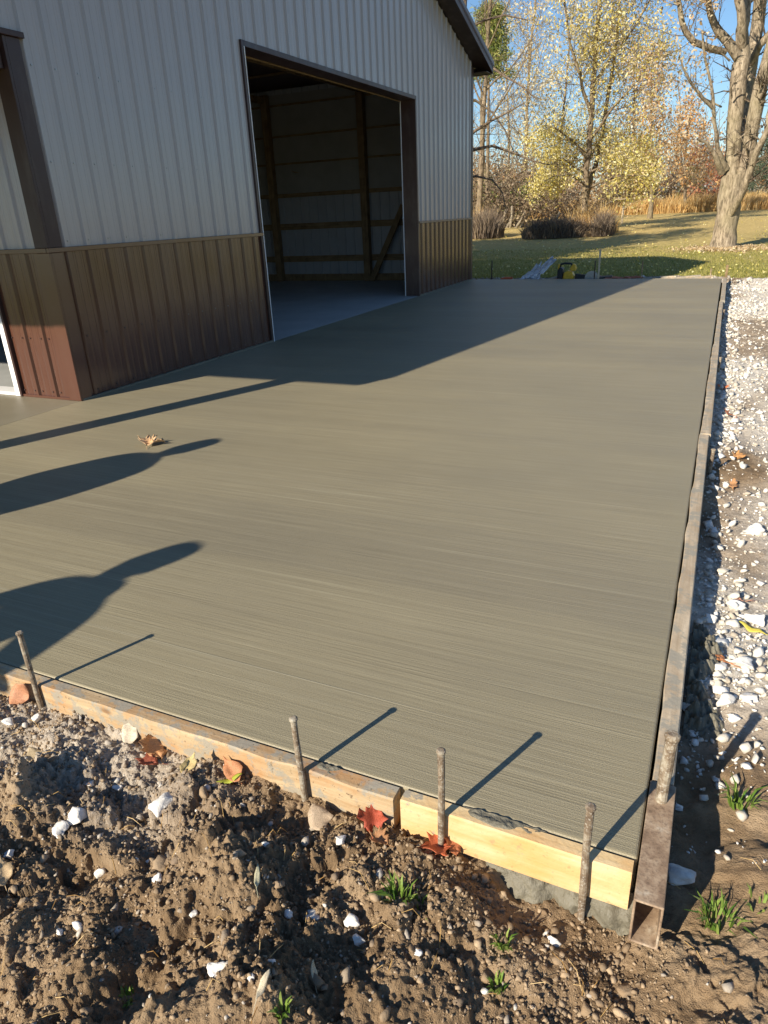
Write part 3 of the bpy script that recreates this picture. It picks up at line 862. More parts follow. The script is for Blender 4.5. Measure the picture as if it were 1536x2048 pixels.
# larger clods
n = 260
x = r.uniform(-2.4, .6, n); y = .35 + .82 * r.random(n); s = np.clip(.011 * np.exp(r.normal(size=n) * .5), .006, .034)
tag(scatter_rocks('soil_clods', np.stack([x, y, dirt_z(x, y) + s * .15], -1), s, M['crumb'], r, 2), 'lumps of brown soil over the dug ground', 'soil', kind='stuff')
n = 900
x = r.uniform(-.62, .0, n); y = r.uniform(1.0, 1.255, n); s = np.clip(.0045 * np.exp(r.normal(size=n) * .6), .002, .016)
tag(scatter_rocks('soil_lumps', np.stack([x, y, dirt_z(x, y) + s * .2], -1), s, M['crumb'], r, 1), 'small soil lumps fallen below the fresh pine board', 'soil', kind='stuff')
# gravel mixed in the dirt at left
n = 3600
x = np.concatenate([r.uniform(-2.6, -1.0, n), r.uniform(-2.2, .5, 1600)]); y = np.concatenate([r.uniform(.8, 1.26, n), r.uniform(.4, 1.2, 1600)])
m = lime_mask(x, y); k = (r.random(len(x)) < np.maximum(m, .0)) | (np.arange(len(x)) >= n)
s = np.clip(.0042 * np.exp(r.normal(size=len(x)) * .65), .0018, .018)
tag(scatter_rocks('dirt_gravel', np.stack([x, y, dirt_z(x, y) + s * .3], -1)[k], s[k], M['grit'], r, 1), 'small grey gravel mixed into the dirt at the left', 'gravel', kind='stuff')
# limestone gravel beside the slab
n = 34000
u = r.random(n); y = 1.55 + 15.6 * u ** 1.9; x = r.uniform(.07, 1.25, n)
edge = sstep(.42, .08, x) * .75
p = np.clip(lime_mask(x, y) * .42 * (1 + .8 * sstep(.0, .3, fbm(x * 3, y * 1.6, 88, 2))) + edge * .5 * sstep(1.7, 2.0, y) + .04, 0, 1)
k = r.random(n) < p
s = np.clip(.0062 * np.exp(r.normal(size=n) * .7), .0025, .03) * (1 + .45 * sstep(3, 8, y))
s *= (1 + .35 * edge)
k &= (x - s * .9 > .064)
tag(scatter_rocks('limestone_gravel', np.stack([x, y, dirt_z(x, y) + s * .3], -1)[k], s[k], M['lime'], r, 1, 10), 'crushed white limestone gravel beside the slab', 'gravel', kind='stuff')
# debris gravel at far end
n = 2600; x = r.uniform(-8, .6, n); y = r.uniform(16.02, 17.4, n); s = np.clip(.016 * np.exp(r.normal(size=n) * .6), .006, .07)
tag(scatter_rocks('far_gravel', np.stack([x, y, np.where(x < .08, strip_z(x, y), dirt_z(x, y)) + s * .3], -1), s, M['grit'], r, 1), 'mixed gravel along the far end of the slab', 'gravel', kind='stuff')

def on_dirt(px, py):
    z = -.12
    for _ in range(12):
        p = atz(px, py, z); z = .5 * z + .5 * float(dirt_z(p[0], p[1]))
    return p[0], p[1], float(dirt_z(p[0], p[1]))
def stone(px, py, wpx, label, mat='lime', sub=3, flat=1.0, seed=0, asp=1.0, rz=0.0):
    x, y, z = on_dirt(px, py)
    dist = math.sqrt(x * x + y * y + (1.45 - z) ** 2)
    w = wpx / FPX * dist * .5
    rr = np.random.default_rng(seed + int(px) * 7 + int(py))
    V, F = rock_shape(sub, rr)
    V = V * np.array([asp, 1, flat]) * w
    c, s = math.cos(rz), math.sin(rz)
    V = V @ np.array([[c, s, 0], [-s, c, 0], [0, 0, 1]])
    o = mkobj('stone', np_mesh('stone', V, F), M[mat]); o.location = (x, y, z + w * .28 * flat)
    return tag(o, label, 'stone', 'loose stones on the ground')
SG = [(152, 1641, 46, 'pitted white stone left on the dirt, larger of two side by side'), (118, 1664, 42, 'crumbly white stone left of the pitted white one'),
      (200, 1748, 26, 'small white stone on brown soil below the pitted pair'), (386, 1829, 20, 'small white stone in the shaded hollow left of centre'),
      (155, 1856, 24, 'white angular stone on the lower left mound'), (121, 1867, 18, 'small white stone at the left of the lower left mound'),
      (432, 1948, 40, 'crusty white stone near the bottom, left of centre'), (545, 1925, 22, 'small grey-white stone right of the crusty bottom stone'),
      (622, 1836, 38, 'tan stone in the middle of the foreground soil'), (700, 1848, 38, 'smooth white stone right of the tan middle stone'),
      (575, 1828, 24, 'small pale stone left of the tan middle stone'), (718, 1885, 34, 'brownish stone below the smooth white one'),
      (1107, 1886, 30, 'white stone on the brown dirt below the pine board'), (1077, 1790, 32, 'white stone against the concrete below the pine board'),
      (1142, 1807, 26, 'pale tan stone beside the stake under the pine board'), (681, 1688, 36, 'grey stone beside the red leaf in the middle'),
      (237, 1578, 24, 'grey stone among gravel under the left board'), (182, 1568, 22, 'small grey stone left of the gravel patch'),
      (20, 1715, 30, 'pale stone at the left frame edge'), (325, 1615, 54, 'broad flat crumbling tan lump on the soil left of centre'),
      (20, 1445, 30, 'grey stone at the far left under the board'), (75, 1440, 28, 'pale grey stone in the gravel by the left stake'),
      (315, 1760, 22, 'pale stone in the soil left of the central clod'), (835, 1905, 22, 'pale stone in the foreground right of centre'),
      (505, 1958, 18, 'tiny pale stone near the bottom centre'), (530, 1690, 20, 'small tan stone above the central clod')]
for i, (a, b, w, l) in enumerate(SG): stone(a, b, w, l, seed=i)
for i, (a, b, w, l) in enumerate([(1355, 1755, 62, 'tan scallop-edged stone right of the rusty tube'), (1377, 1421, 34, 'grey stone in the shade beside the plank'),
                  (1448, 1410, 50, 'large white limestone chunk by the orange leaf'), (1400, 1368, 40, 'white limestone chunk left of the orange leaf'),
                  (1480, 1330, 48, 'white limestone chunk under the yellow leaf'), (1435, 1290, 44, 'white limestone chunk beside the wet concrete crumbs'),
                  (1505, 1068, 42, 'white limestone block at the right edge, farther up'), (1495, 1400, 40, 'white limestone chunk at the right edge'),
                  (1420, 1245, 38, 'white stone at the shadow edge of the plank'), (1465, 1215, 46, 'broad white limestone chunk above the yellow leaf'),
                  (1510, 1245, 40, 'white limestone chunk at the right edge above the yellow leaf'), (1440, 1340, 34, 'small limestone chunk in the white cluster'),
                  (1470, 1440, 30, 'limestone chunk at the lower end of the white cluster'), (1385, 1470, 22, 'small pale stone in the plank shade'),
                  (1360, 1620, 20, 'small grey stone in the tube shade')]):
    stone(a, b, w, l, seed=50 + i, flat=.9)

# wet concrete spill beside the plank
xg = np.linspace(.075, .2, 60); yg = np.linspace(2.0, 2.75, 200); X, Y = np.meshgrid(xg, yg)
e = sstep(.2, .12, X + .03 * np.sin(Y * 17)) * sstep(2.0, 2.1, Y) * sstep(2.75, 2.6, Y)
Z = dirt_z(X, Y) - .02 + e * (.05 + .05 * fbm(X * 40, Y * 40, 17, 3))
tag(mkobj('concrete_spill', np_mesh('concrete_spill', np.stack([X, Y, Z], -1).reshape(-1, 3), grid_faces(60, 200), True), M['ooze']), 'dark wet concrete spilled between the plank and the limestone', 'concrete')

# ------------------------------------------------------------------ fallen leaves near the slab
MAPLE = [(0, -.5), (.06, -.12), (.34, -.3), (.3, -.08), (.62, .0), (.44, .14), (.56, .36), (.3, .3), (.22, .44), (.1, .4), (0, .78)]
def leaf_outline(kind):
    if kind == 'maple':
        return MAPLE + [(-a, b) for a, b in MAPLE[-2:0:-1]]
    if kind == 'oak':
        h = [(0, -.6), (.05, -.3), (.16, -.28), (.1, -.16), (.26, -.08), (.14, .04), (.34, .16), (.18, .26), (.3, .44), (.12, .46), (.08, .62), (0, .7)]
        return h + [(-a, b) for a, b in h[-2:0:-1]]
    if kind == 'lance':
        h = [(0, -.6), (.03, -.45), (.12, -.2), (.15, .1), (.09, .4), (0, .65)]
        return h + [(-a, b) for a, b in h[-2:0:-1]]
    h = [(0, -.6), (.2, -.45), (.38, -.15), (.4, .1), (.28, .38), (.1, .55), (0, .66)]
    return h + [(-a, b) for a, b in h[-2:0:-1]]
leafmats = {}
def leaf_mat(c):
    if c in leafmats: return leafmats[c]
    s = NT('fallen_leaf_%d' % len(leafmats), .55, .3)
    v = s.coord('Object', (1, 1, 1)); n = s.noise(v, 30, 5, .65)
    s.base(s.ramp(n, [(.3, tuple(x * .5 for x in c)), (.5, c), (.72, tuple(min(1, x * 1.35 + .02) for x in c))])); s.normal(s.bump(s.noise(v, 60, 3), .4, .003))
    leafmats[c] = s.m; return s.m
def leaf(pos, size, kind, c, label, rz=0, tilt=(0, 0), curl=.25, seed=0, cat='leaf'):
    pts = leaf_outline(kind); rr = np.random.default_rng(seed)
    bm = bmesh.new()
    vs = [bm.verts.new((a * (1 + .18 * rr.normal()), b * (1 + .12 * rr.normal()), 0)) for a, b in pts]
    bm.faces.new(vs)
    bmesh.ops.triangulate(bm, faces=bm.faces[:]); bmesh.ops.subdivide_edges(bm, edges=bm.edges[:], cuts=2, use_grid_fill=True)
    bmesh.ops.triangulate(bm, faces=bm.faces[:])
    ph = rr.random(3) * 6
    for v in bm.verts:
        a, b = v.co.x, v.co.y
        v.co.z = 1.6 * curl * (a * a * 1.3 + .5 * b * b) + .25 * curl * a * b + .05 * math.sin(9 * a + ph[0]) + .05 * math.sin(8 * b + ph[1]) - .12 * abs(math.sin(math.atan2(b, a) * 2.5 + ph[2])) * math.hypot(a, b) * curl
    me = bpy.data.meshes.new('leaf'); bm.to_mesh(me); bm.free()
    for p in me.polygons: p.use_smooth = True
    o = mkobj('leaf', me, leaf_mat(c)); o.location = pos; o.scale = (size,) * 3; o.rotation_euler = (tilt[0], tilt[1], rz)
    so = o.modifiers.new('thick', 'SOLIDIFY'); so.thickness = .02
    st = MB().tube([(0, -.45, .02), (.04, -.75, .03), (.1, -.98, .02)], [.018, .014, .012], 5).build('stem', leaf_mat(c), o)
    return tag(o, label, cat, 'fallen leaves on the ground')
RED = (.36, .07, .035); ORG = (.5, .17, .05); TAN = (.48, .32, .17); YEL = (.56, .47, .08); PALE = (.62, .57, .4); BRN = (.4, .2, .09)
LF = [(745, 1655, .075, 'maple', RED, 'curled red maple leaf below the end of the orange-stained board', .5, (.5, .2), .5),
      (760, 1690, .05, 'maple', BRN, 'dry brown leaf just under the curled red leaf', 1.5, (.2, .1), .6),
      (640, 1648, .075, 'oval', (.42, .32, .22), 'flat tan-grey leaf below the middle stake', .9, (.35, -.1), .15),
      (880, 1705, .075, 'maple', (.48, .12, .05), 'red-orange maple leaf at the foot of the third stake', 2.3, (.2, .15), .3),
      (910, 1702, .055, 'maple', (.4, .14, .06), 'second red-brown leaf right of the third stake foot', .6, (.6, .2), .5),
      (262, 1480, .07, 'oval', (.58, .5, .38), 'pale round leaf leaning on the left board', .4, (1.0, .1), .1),
      (312, 1510, .075, 'maple', (.5, .26, .12), 'orange-tan maple leaf under the left board', 1.2, (.5, .2), .4),
      (300, 1535, .06, 'maple', (.32, .09, .05), 'dark red leaf below the orange-tan one', 2.0, (.2, .2), .4),
      (378, 1548, .055, 'oval', (.52, .4, .18), 'curled yellow-tan leaf on the soil under the left board', .3, (.4, .4), .9),
      (468, 1555, .065, 'oval', (.5, .22, .1), 'orange leaf with green edge under the left board', 1.0, (.4, -.3), .5),
      (462, 1570, .07, 'lance', (.33, .36, .04), 'green-yellow narrow leaf beside the orange leaf', -.9, (.2, .1), .5),
      (44, 1405, .085, 'oval', (.46, .22, .12), 'brown leaf standing on edge by the leftmost stake', .2, (1.3, .6), .4),
      (516, 1765, .05, 'lance', (.5, .46, .3), 'pale narrow leaf on the central soil clod', .55, (.25, .1), .3),
      (70, 1520, .06, 'oval', (.46, .36, .22), 'tan leaf on the gravel at the left', 1.2, (.1, .1), .2),
      (10, 1760, .06, 'oval', (.5, .36, .2), 'tan leaf at the left frame edge on the soil', 1.0, (.4, .1), .3),
      (528, 1985, .05, 'lance', (.56, .48, .34), 'pale upright sliver of dry leaf near the bottom', .0, (.5, .1), .2),
      (630, 1960, .045, 'lance', (.6, .48, .3), 'tan folded leaf near the bottom right of centre', .7, (.5, .2), .5),
      (1440, 1325, .085, 'oak', (.5, .2, .08), 'orange lobed oak leaf on the white limestone', 1.1, (.1, .1), .3),
      (1505, 1267, .085, 'lance', YEL, 'bright yellow narrow leaf on the limestone at right', 1.25, (.1, .0), .3),
      (1483, 1208, .07, 'oak', (.45, .24, .16), 'faded pink-brown leaf on the limestone', 1.9, (.1, .1), .3),
      (1460, 835, .1, 'oak', (.44, .16, .07), 'brown leaf on the gravel half way along the slab', 1.0, (.3, .1), .4),
      (1475, 918, .08, 'maple', (.5, .26, .1), 'small orange leaf on the gravel farther up', .0, (.2, .1), .4),
      (1445, 780, .08, 'maple', (.5, .15, .06), 'red leaf in the plank shade', .0, (.3, .1), .4),
      (1465, 978, .09, 'oak', (.42, .22, .1), 'brown leaf by the white block on the gravel', .0, (.2, .1), .4)]
for i, (a, b, s, k, c, l, rz, tl, cu) in enumerate(LF):
    x, y, z = on_dirt(a, b)
    leaf((x, y, z + .016 + .25 * s * abs(math.sin(tl[0]))), s * 1.0, k, c, l, rz, tl, cu, i)
for px, py, s, rz, l in [(296, 892, .1, .6, 'curled tan leaf lying on the fresh slab, left of two'), (316, 889, .1, 2.2, 'curled tan leaf lying on the fresh slab, right of two')]:
    p = atz(px, py, .0)
    leaf((p[0], p[1], .02), s, 'maple', (.55, .36, .2), l, rz, (.2, .15), .5, int(px))

# ------------------------------------------------------------------ grass tufts, straws
def blades(n, h, spread, r, w=.0035, lean=.6):
    V = []; F = []
    for i in range(n):
        a = r.random() * 6.283; d = spread * math.sqrt(r.random()); ln = lean * (.3 + r.random()); hh = h * (.5 + .7 * r.random())
        b = np.array([math.cos(a) * d, math.sin(a) * d, 0]); dr = np.array([math.cos(a + r.normal() * .6), math.sin(a + r.normal() * .6), 0]); sd = np.array([-dr[1], dr[0], 0]) * w
        p0 = b; p1 = b + dr * ln * hh * .35 + np.array([0, 0, hh * .6]); p2 = b + dr * ln * hh + np.array([0, 0, hh * (.95 - .35 * ln)])
        k = len(V); V += [p0 - sd, p0 + sd, p1 + sd * .8, p1 - sd * .8, p2]; F += [(k, k + 1, k + 2, k + 3), (k + 3, k + 2, k + 4)]
    return V, F
for i, (px, py, n, h, sp, l) in enumerate([(800, 1800, 40, .06, .025, 'green grass tuft in the foreground dirt left of the pine board stake'), (835, 1830, 30, .045, .03, 'dark green grass sprig right beside the larger foreground tuft'),
        (1005, 1890, 24, .05, .015, 'small green sprig in the dirt below the pine board'), (995, 1975, 24, .035, .014, 'tiny green sprig near the bottom right of centre'),
        (1435, 1850, 46, .075, .035, 'spiky grey-green grass tuft right of the rusty tube'), (1480, 1610, 40, .07, .03, 'thin upright grass tuft at the right edge near the pin shadow'),
        (258, 1998, 16, .03, .016, 'tiny green sprig at the bottom left'), (565, 2030, 20, .035, .016, 'tiny yellow-green sprig at the bottom edge'), (1520, 1810, 18, .04, .03, 'sparse grass sprig at the right frame edge')]):
    x, y, z = on_dirt(px, py); rr = np.random.default_rng(200 + i)
    V, F = blades(n, h, sp, rr)
    o = MB().add(V, F).build('grass_tuft', M['tuft'], fix=False); o.location = (x, y, z - .004)
    tag(o, l, 'grass', 'grass tufts in the dirt')
V = []; F = []
rr = np.random.default_rng(9)
mb = MB()
for i in range(190):
    x = rr.uniform(-2.2, .7); y = rr.uniform(.45, 1.2) if x < .0 else rr.uniform(.5, 2.0)
    a = rr.random() * 6.28; L = rr.uniform(.02, .07); z = float(dirt_z(x, y)) + .004
    x2, y2 = x + math.cos(a) * L, y + math.sin(a) * L
    z2 = float(dirt_z(x2, y2)) + .006
    mb.tube([(x, y, z), ((x + x2) / 2 + .004, (y + y2) / 2, max(z, z2) + .007), (x2, y2, z2)], [.0009, .0009, .0006], 4, False)
tag(mb.build('straw_bits', M['straw'], fix=False), 'scattered dry straws and root hairs on the dirt', 'straw', kind='stuff')

# ------------------------------------------------------------------ things at the far end of the slab
def place(px, py, Y): p = at(px, py, Y); return p
# cut-off saw
p = at(1137, 553, 16.5); bx = p[0]
e = empty('cutoff_saw', (bx, 16.45, -.08)); tag(e, 'yellow and black power saw lying on the dirt behind the slab', 'saw')
def ch(mb, name, mat, bevel=.01, smooth=False): return mb.build(name, mat, e, bevel=bevel, smooth=smooth)
mb = MB(); mb.prism([(-.1, .02), (.12, .0), (.14, .1), (.1, .19), (.0, .22), (-.09, .17)], 1, -.1, .1); ch(mb, 'body', M['sawyellow'], .02)
mb = MB(); mb.prism([(-.23, .0), (-.105, .0), (-.105, .26), (-.17, .3), (-.22, .24)], 1, -.11, .11); ch(mb, 'engine_cover', M['black'], .02)
MB().tube([(-.2, 0, .27), (-.17, 0, .35), (-.08, 0, .37), (.05, 0, .36), (.1, 0, .3), (.09, 0, .2)], [.022] * 6, 8).build('handle', M['black'], e, smooth=True)
MB().tube([(-.2, .08, .25), (-.2, .08, .34), (-.2, -.08, .34), (-.2, -.08, .25)], [.02] * 4, 8).build('front_handle', M['sawyellow'], e, smooth=True)
mb = MB(); mb.prism([(.02, .24), (.1, .2), (.17, .22), (.16, .33), (.1, .36)], 1, -.05, .05); ch(mb, 'air_filter_cover', M['sawyellow'], .012)
MB().tube([(.02, -.125, .1), (.02, -.1, .1)], [.085, .085], 20).build('recoil_cover', M['sawyellow'], e)
mb = MB(); mb.prism([(.15, .02), (.55, .0), (.62, .04), (.56, .11), (.16, .15)], 1, -.04, .04); ch(mb, 'blade_arm', M['black'], .012)
MB().tube([(.52, -.05, .06), (.52, -.045, .06)], [.15, .15], 24).build('blade', M['steel'], e).rotation_euler = (0, 0, 0)
# plastic sheet
p = at(1056, 556, 16.3)
nx, ny = 44, 36
U, Vv = np.meshgrid(np.linspace(0, 1, nx), np.linspace(0, 1, ny))
cr = fbm(U * 6, Vv * 6, 5, 5, .62) * 1.5; c2 = fbm(U * 3 + 4, Vv * 3, 8, 3) * 1.6
Xs = p[0] - .1 + .18 * U - .12 * Vv * (1 - U) + .36 * Vv + .05 * cr + .12 * c2 * Vv
Ys = 16.22 + .45 * Vv + .12 * cr - .1 * U * Vv
Zs = -.06 + .42 * Vv * (.55 + .45 * U) + .1 * cr * (.3 + Vv) + .12 * c2 * Vv
Xs = Xs + .22 * (U - .5) + .09 * fbm(U * 9, Vv * 9, 44, 3)
o = mkobj('plastic_sheet', np_mesh('plastic_sheet', np.stack([Xs, Ys, Zs], -1).reshape(-1, 3), grid_faces(nx, ny)), M['plastic'])
so = o.modifiers.new('thick', 'SOLIDIFY'); so.thickness = .003
tag(o, 'crumpled clear plastic sheet bunched up behind the slab', 'plastic sheet')
# pile of soil holding the sheet
# orange tools and scraps
p = at(1012, 555, 16.2)
e = empty('orange_clamp', (p[0], 16.2, -.07)); tag(e, 'orange plastic tool lying left of the plastic sheet', 'tool')
mb = MB(); mb.prism([(-.13, .0), (.0, .0), (.02, .03), (.15, .06), (.16, .1), (-.02, .1), (-.12, .08)], 1, -.04, .04); mb.build('body', M['orange'], e, bevel=.01)
MB().tube([(-.05, 0, .03), (-.03, 0, -.02), (.02, 0, -.03)], [.02, .02, .015], 8).build('grip', M['orange'], e)
rr = np.random.default_rng(31)
for i, (px, w) in enumerate([(1117, .09), (1222, .14), (1240, .2), (1256, .12), (1272, .16), (1232, .1), (1262, .1)]):
    p = at(px, 551, 16.35)
    mb = MB(); mb.prism([(-w, 0), (w * .9, .01), (w, .035), (w * .3, .05), (-w * .8, .04)], 1, -.03, .03)
    o = mb.build('orange_scrap', M['brick'], bevel=.006); o.location = (p[0], 16.25 + .12 * rr.random(), -.07 + .012 * i % .05); o.rotation_euler = (rr.normal() * .15, rr.normal() * .12, rr.normal() * .5)
    tag(o, ['small orange scrap touching the saw'][0] if i == 0 else ['', 'pinkish scrap closest to the tall pale stake', 'longest pinkish scrap in the heap right of the stake', 'pinkish scrap at the right of the heap middle', 'pinkish scrap at the right end of the heap', 'small pinkish scrap left of the heap middle', 'small pinkish scrap near the right end of the heap'][i], 'plastic scrap', 'orange scraps behind the slab')
for i, (px, py, L, w, rz, l) in enumerate([(1100, 556, .3, .1, .5, 'grey board scrap leaning between plastic sheet and saw'), (1350, 551, .5, .09, .1, 'weathered board scrap on the dirt at the far right'), (1318, 553, .35, .08, -.2, 'short weathered board scrap left of the far right one'),
                                           (1385, 549, .4, .06, .25, 'narrow board scrap near the far right slab corner'), (1180, 550, .45, .16, .05, 'dark tarred board scrap right of the saw')]):
    p = at(px, py, 16.4)
    o = MB().box(-L, L, -w / 2, w / 2, 0, .035).build('board_scrap', M['grey_plank'] if i < 4 else M['black'], bevel=.004); o.location = (p[0], 16.4 + .12 * i % .3, -.06); o.rotation_euler = (.12, -.08 if i != 0 else -.25, rz)
    tag(o, l, 'board')

# ------------------------------------------------------------------ vegetation helpers
class Tree:
    def __init__(s, seed): s.mb = MB(); s.tw = MB(); s.r = np.random.default_rng(seed); s.tips = []
    def limb(s, pts, rad, n=7, mb=None): (mb or s.mb).tube(pts, rad, n, False)
    def bend(s, p, d, L, n, wob, up):
        pts = [np.array(p, float)]; d = np.array(d, float)
        for i in range(n):
            d = d + s.r.normal(size=3) * wob + np.array([0, 0, up]); d /= np.linalg.norm(d)
            pts.append(pts[-1] + d * L / n)
        return pts, d
    def sprout(s, pts, r0, L, cnt, lvl, up=.08, wob=.16, ang=.9, start=.2, sides=(5, 4, 3), minr=.003):
        """side branches on polyline pts"""
        s_ = s.r
        P0 = np.array(pts)
        for k in range(cnt):
            t = start + (1 - start) * s_.random()
            f = t * (len(P0) - 1); i = min(int(f), len(P0) - 2); q = P0[i] + (P0[i + 1] - P0[i]) * (f - i)
            d = P0[i + 1] - P0[i]; d = d / (np.linalg.norm(d) + 1e-9)
            v = s_.normal(size=3); v -= d * np.dot(v, d); v /= np.linalg.norm(v)
            dd = d * math.cos(ang) + v * math.sin(ang)
            ll = L * (.5 + .8 * s_.random()) * (1.15 - .6 * t); rr = max(minr, r0 * (1 - .6 * t))
            n = 4 if lvl > 1 else 3
            bp, bd = s.bend(q, dd, ll, n, wob, up)
            s.limb(bp, [max(minr * .6, rr * (1 - .8 * j / n)) for j in range(n + 1)], sides[0], s.mb if lvl >= 2 else s.tw)
            if lvl <= 1: s.tips += bp[1:]
            if lvl > 0: s.sprout(bp, rr * .55, ll * .5, max(3, int(cnt * .55) if lvl < 2 else 5), lvl - 1, up, wob, ang, .15, sides[1:] + (3,), minr)
    def leaves(s, n, size, mats, spread=.25, asp=.6, zmin=None, keep=None, clus=.45):
        """leaf quads round the twig points"""
        T = np.array(s.tips)
        if keep is not None: T = T[keep(T)]
        if len(T) > 60: T = T[s.r.random(len(T)) < clus]
        idx = s.r.integers(0, len(T), n)
        C = T[idx] + s.r.normal(size=(n, 3)) * spread
        sz = size * (.6 + .8 * s.r.random(n))
        return leafcloud(C, sz, s.r, asp), C
def leafcloud(C, sz, r, asp=.7):
    n = len(C)
    base = np.array([(0, -.55, 0), (asp * .5, .0, .1), (0, .6, 0), (-asp * .5, .0, .1)])
    W = np.einsum('nij,vj->nvi', rotm(r, n), base) * sz[:, None, None] + C[:, None, :]
    F = np.arange(n * 4).reshape(n, 4)
    return W.reshape(-1, 3), F
def finish(t, name, base, label, cat='tree', bark='bark2', leafsets=(), group=None, twig='twig'):
    e = empty(name, tuple(base)); inv_ = Matrix.Translation((-base[0], -base[1], -base[2]))
    def ch(o): o.parent = e; o.matrix_parent_inverse = inv_
    ch(t.mb.build('trunk', M[bark], smooth=True, fix=False))
    if t.tw.v:
        tw_ = t.tw.build('twigs', M[twig], smooth=True, fix=False); tw_['kind'] = 'stuff'; ch(tw_)
    for (V, F), m in leafsets:
        ch(mkobj('crown', np_mesh('crown', V, F), M[m]))
    return tag(e, label, cat, group)
def simple_tree(name, x, y, H, r0, label, seed, leaf=None, limbs=14, spread=.33, lvl=1, cnt=6, bark='bark2', clear=.22, up=.1, group=None, lean=0.0, stems=1, twig='twig', ang=.75, cat='tree', tsides=4):
    t = Tree(seed); base = np.array([x, y, float(lawn_z(x, y)) - .1])
    for sidx in range(stems):
        b = base + (np.array([math.cos(sidx * 2.4), math.sin(sidx * 2.4), 0]) * r0 * 1.5 if stems > 1 else 0)
        d0 = np.array([lean + (.18 * math.cos(sidx * 2.4 + seed) if stems > 1 else 0), .18 * math.sin(sidx * 2.4 + seed) if stems > 1 else 0, 1.0])
        pts, _ = t.bend(b, d0, H * (1 - .15 * t.r.random() * (stems > 1)), 9, .05, .06)
        rad = [r0 * (1.35 if i == 0 else 1) * (1 - .9 * i / 9) + .012 for i in range(10)]
        t.limb(pts, rad, 9)
        P0 = np.array(pts)
        for k in range(limbs):
            tt = clear + (1 - clear) * (k + t.r.random()) / limbs
            f = tt * 9; i = min(int(f), 8); q = P0[i] + (P0[i + 1] - P0[i]) * (f - i)
            a = k * 2.4 + t.r.normal() * .4
            L = H * spread * (1.1 - .75 * tt) * (.7 + .6 * t.r.random())
            d = np.array([math.cos(a) * math.sin(ang), math.sin(a) * math.sin(ang), math.cos(ang)])
            bp, _ = t.bend(q, d, L, 5, .13, up)
            rr = max(.008, rad[i] * .42)
            t.limb(bp, [max(.006, rr * (1 - .8 * j / 5)) for j in range(6)], 5)
            t.tips += bp[2:]
            t.sprout(bp, rr * .5, L * .5, cnt, lvl, up * .8, .16, .8, .15, (tsides, 3, 3), .0045)
    ls = []
    for (n, size, m, sp, *kk) in (leaf or []):
        (VF, C) = t.leaves(n, size, None, sp, keep=kk[0] if kk else None); ls.append((VF, m))
    return finish(t, name, base, label, cat, bark, ls, group, twig)

# ------------------------------------------------------------------ big maple on the lawn
YM = 26.6
t = Tree(5)
def L_(pts, rpx, n=10, tw=True, cnt=14, L=1.5, lvl=1, dep=0.0):
    """limb through points given as (px, py, depth offset)"""
    pp = [at(a, b, YM + c) for a, b, c in pts]
    rr = [q / FPX * 24.6 for q in rpx]
    # smooth once
    q = [pp[0]]; r2 = [rr[0]]
    for i in range(len(pp) - 1):
        q += [pp[i] * .5 + pp[i + 1] * .5, pp[i + 1]]; r2 += [(rr[i] + rr[i + 1]) / 2, rr[i + 1]]
    for i in range(1, len(q) - 1):
        q[i] = q[i] + np.array([vn(i * 1.7, a, 3) * .06, 0, 0])
    t.limb(q, r2, n)
    if tw: t.sprout(q, r2[-1] * .6, L, cnt, lvl, .05, .2, .9, .3, (4, 3, 3), .006)
    return q
base = at(1447, 497, YM); gz_ = float(lawn_z(base[0], YM))
L_([(1445, 510, 0), (1446, 490, 0), (1450, 460, 0), (1456, 425, 0), (1462, 385, 0), (1468, 350, 0)], [33, 23, 19.5, 19.5, 21, 21], 18, False)
L_([(1462, 372, 0), (1464, 330, 0), (1468, 260, .1), (1474, 190, .1), (1482, 130, .2), (1486, 118, .2)], [14, 13, 12.5, 13.5, 14, 12], 14, False)
L_([(1484, 125, .2), (1466, 98, 0), (1440, 66, -.2), (1428, 50, -.3), (1418, 10, -.5), (1410, -60, -.8), (1395, -200, -1)], [9, 8, 7, 6, 5, 4, 2])
L_([(1450, 104, 0), (1420, 97, -.4), (1388, 84, -.8), (1370, 64, -1.0), (1362, 30, -1.2), (1354, -10, -1.3), (1335, -110, -1.5)], [5.5, 5.5, 5, 4.6, 4.2, 3.4, 1.8])
L_([(1486, 125, .2), (1484, 60, .3), (1490, 20, .4), (1496, -40, .5), (1500, -220, .6)], [12, 10, 9, 8, 4])
L_([(1484, 100, .2), (1484, 40, -.3), (1478, 0, -.4), (1472, -60, -.6), (1462, -200, -.8)], [8, 7, 7, 6, 3])
L_([(1474, 350, .5), (1486, 280, 1.2), (1494, 200, 1.7), (1502, 130, 2.1), (1516, 50, 2.4), (1522, -40, 2), (1532, -220, 2.2)], [11, 9, 9, 10, 11, 10, 5], 12)
L_([(1500, 130, 1.4), (1520, 90, 1.2), (1545, 60, 1.0), (1590, 20, .8), (1640, -60, .6)], [7, 6, 6, 5, 3])
L_([(1476, 372, -.1), (1492, 330, -.1), (1502, 270, -.2), (1514, 200, -.3), (1532, 140, -.4), (1552, 60, -.6), (1580, -80, -.8)], [12, 11, 11, 11.5, 11, 10, 5], 12)
L_([(1462, 430, -.3), (1474, 405, -.5), (1492, 365, -.8), (1505, 325, -1), (1520, 290, -1.2), (1545, 240, -1.4), (1600, 160, -1.8)], [4, 6.5, 6, 5.5, 5, 4.5, 2.5])
L_([(1452, 338, -.2), (1444, 322, -.4), (1436, 300, -.6), (1431, 265, -.8), (1428, 220, -1), (1422, 170, -1.1), (1412, 120, -1.2), (1404, 60, -1.4)], [6.5, 5, 3.8, 3.2, 2.8, 2.4, 2, 1.4], 8, True, 9, 1.1)
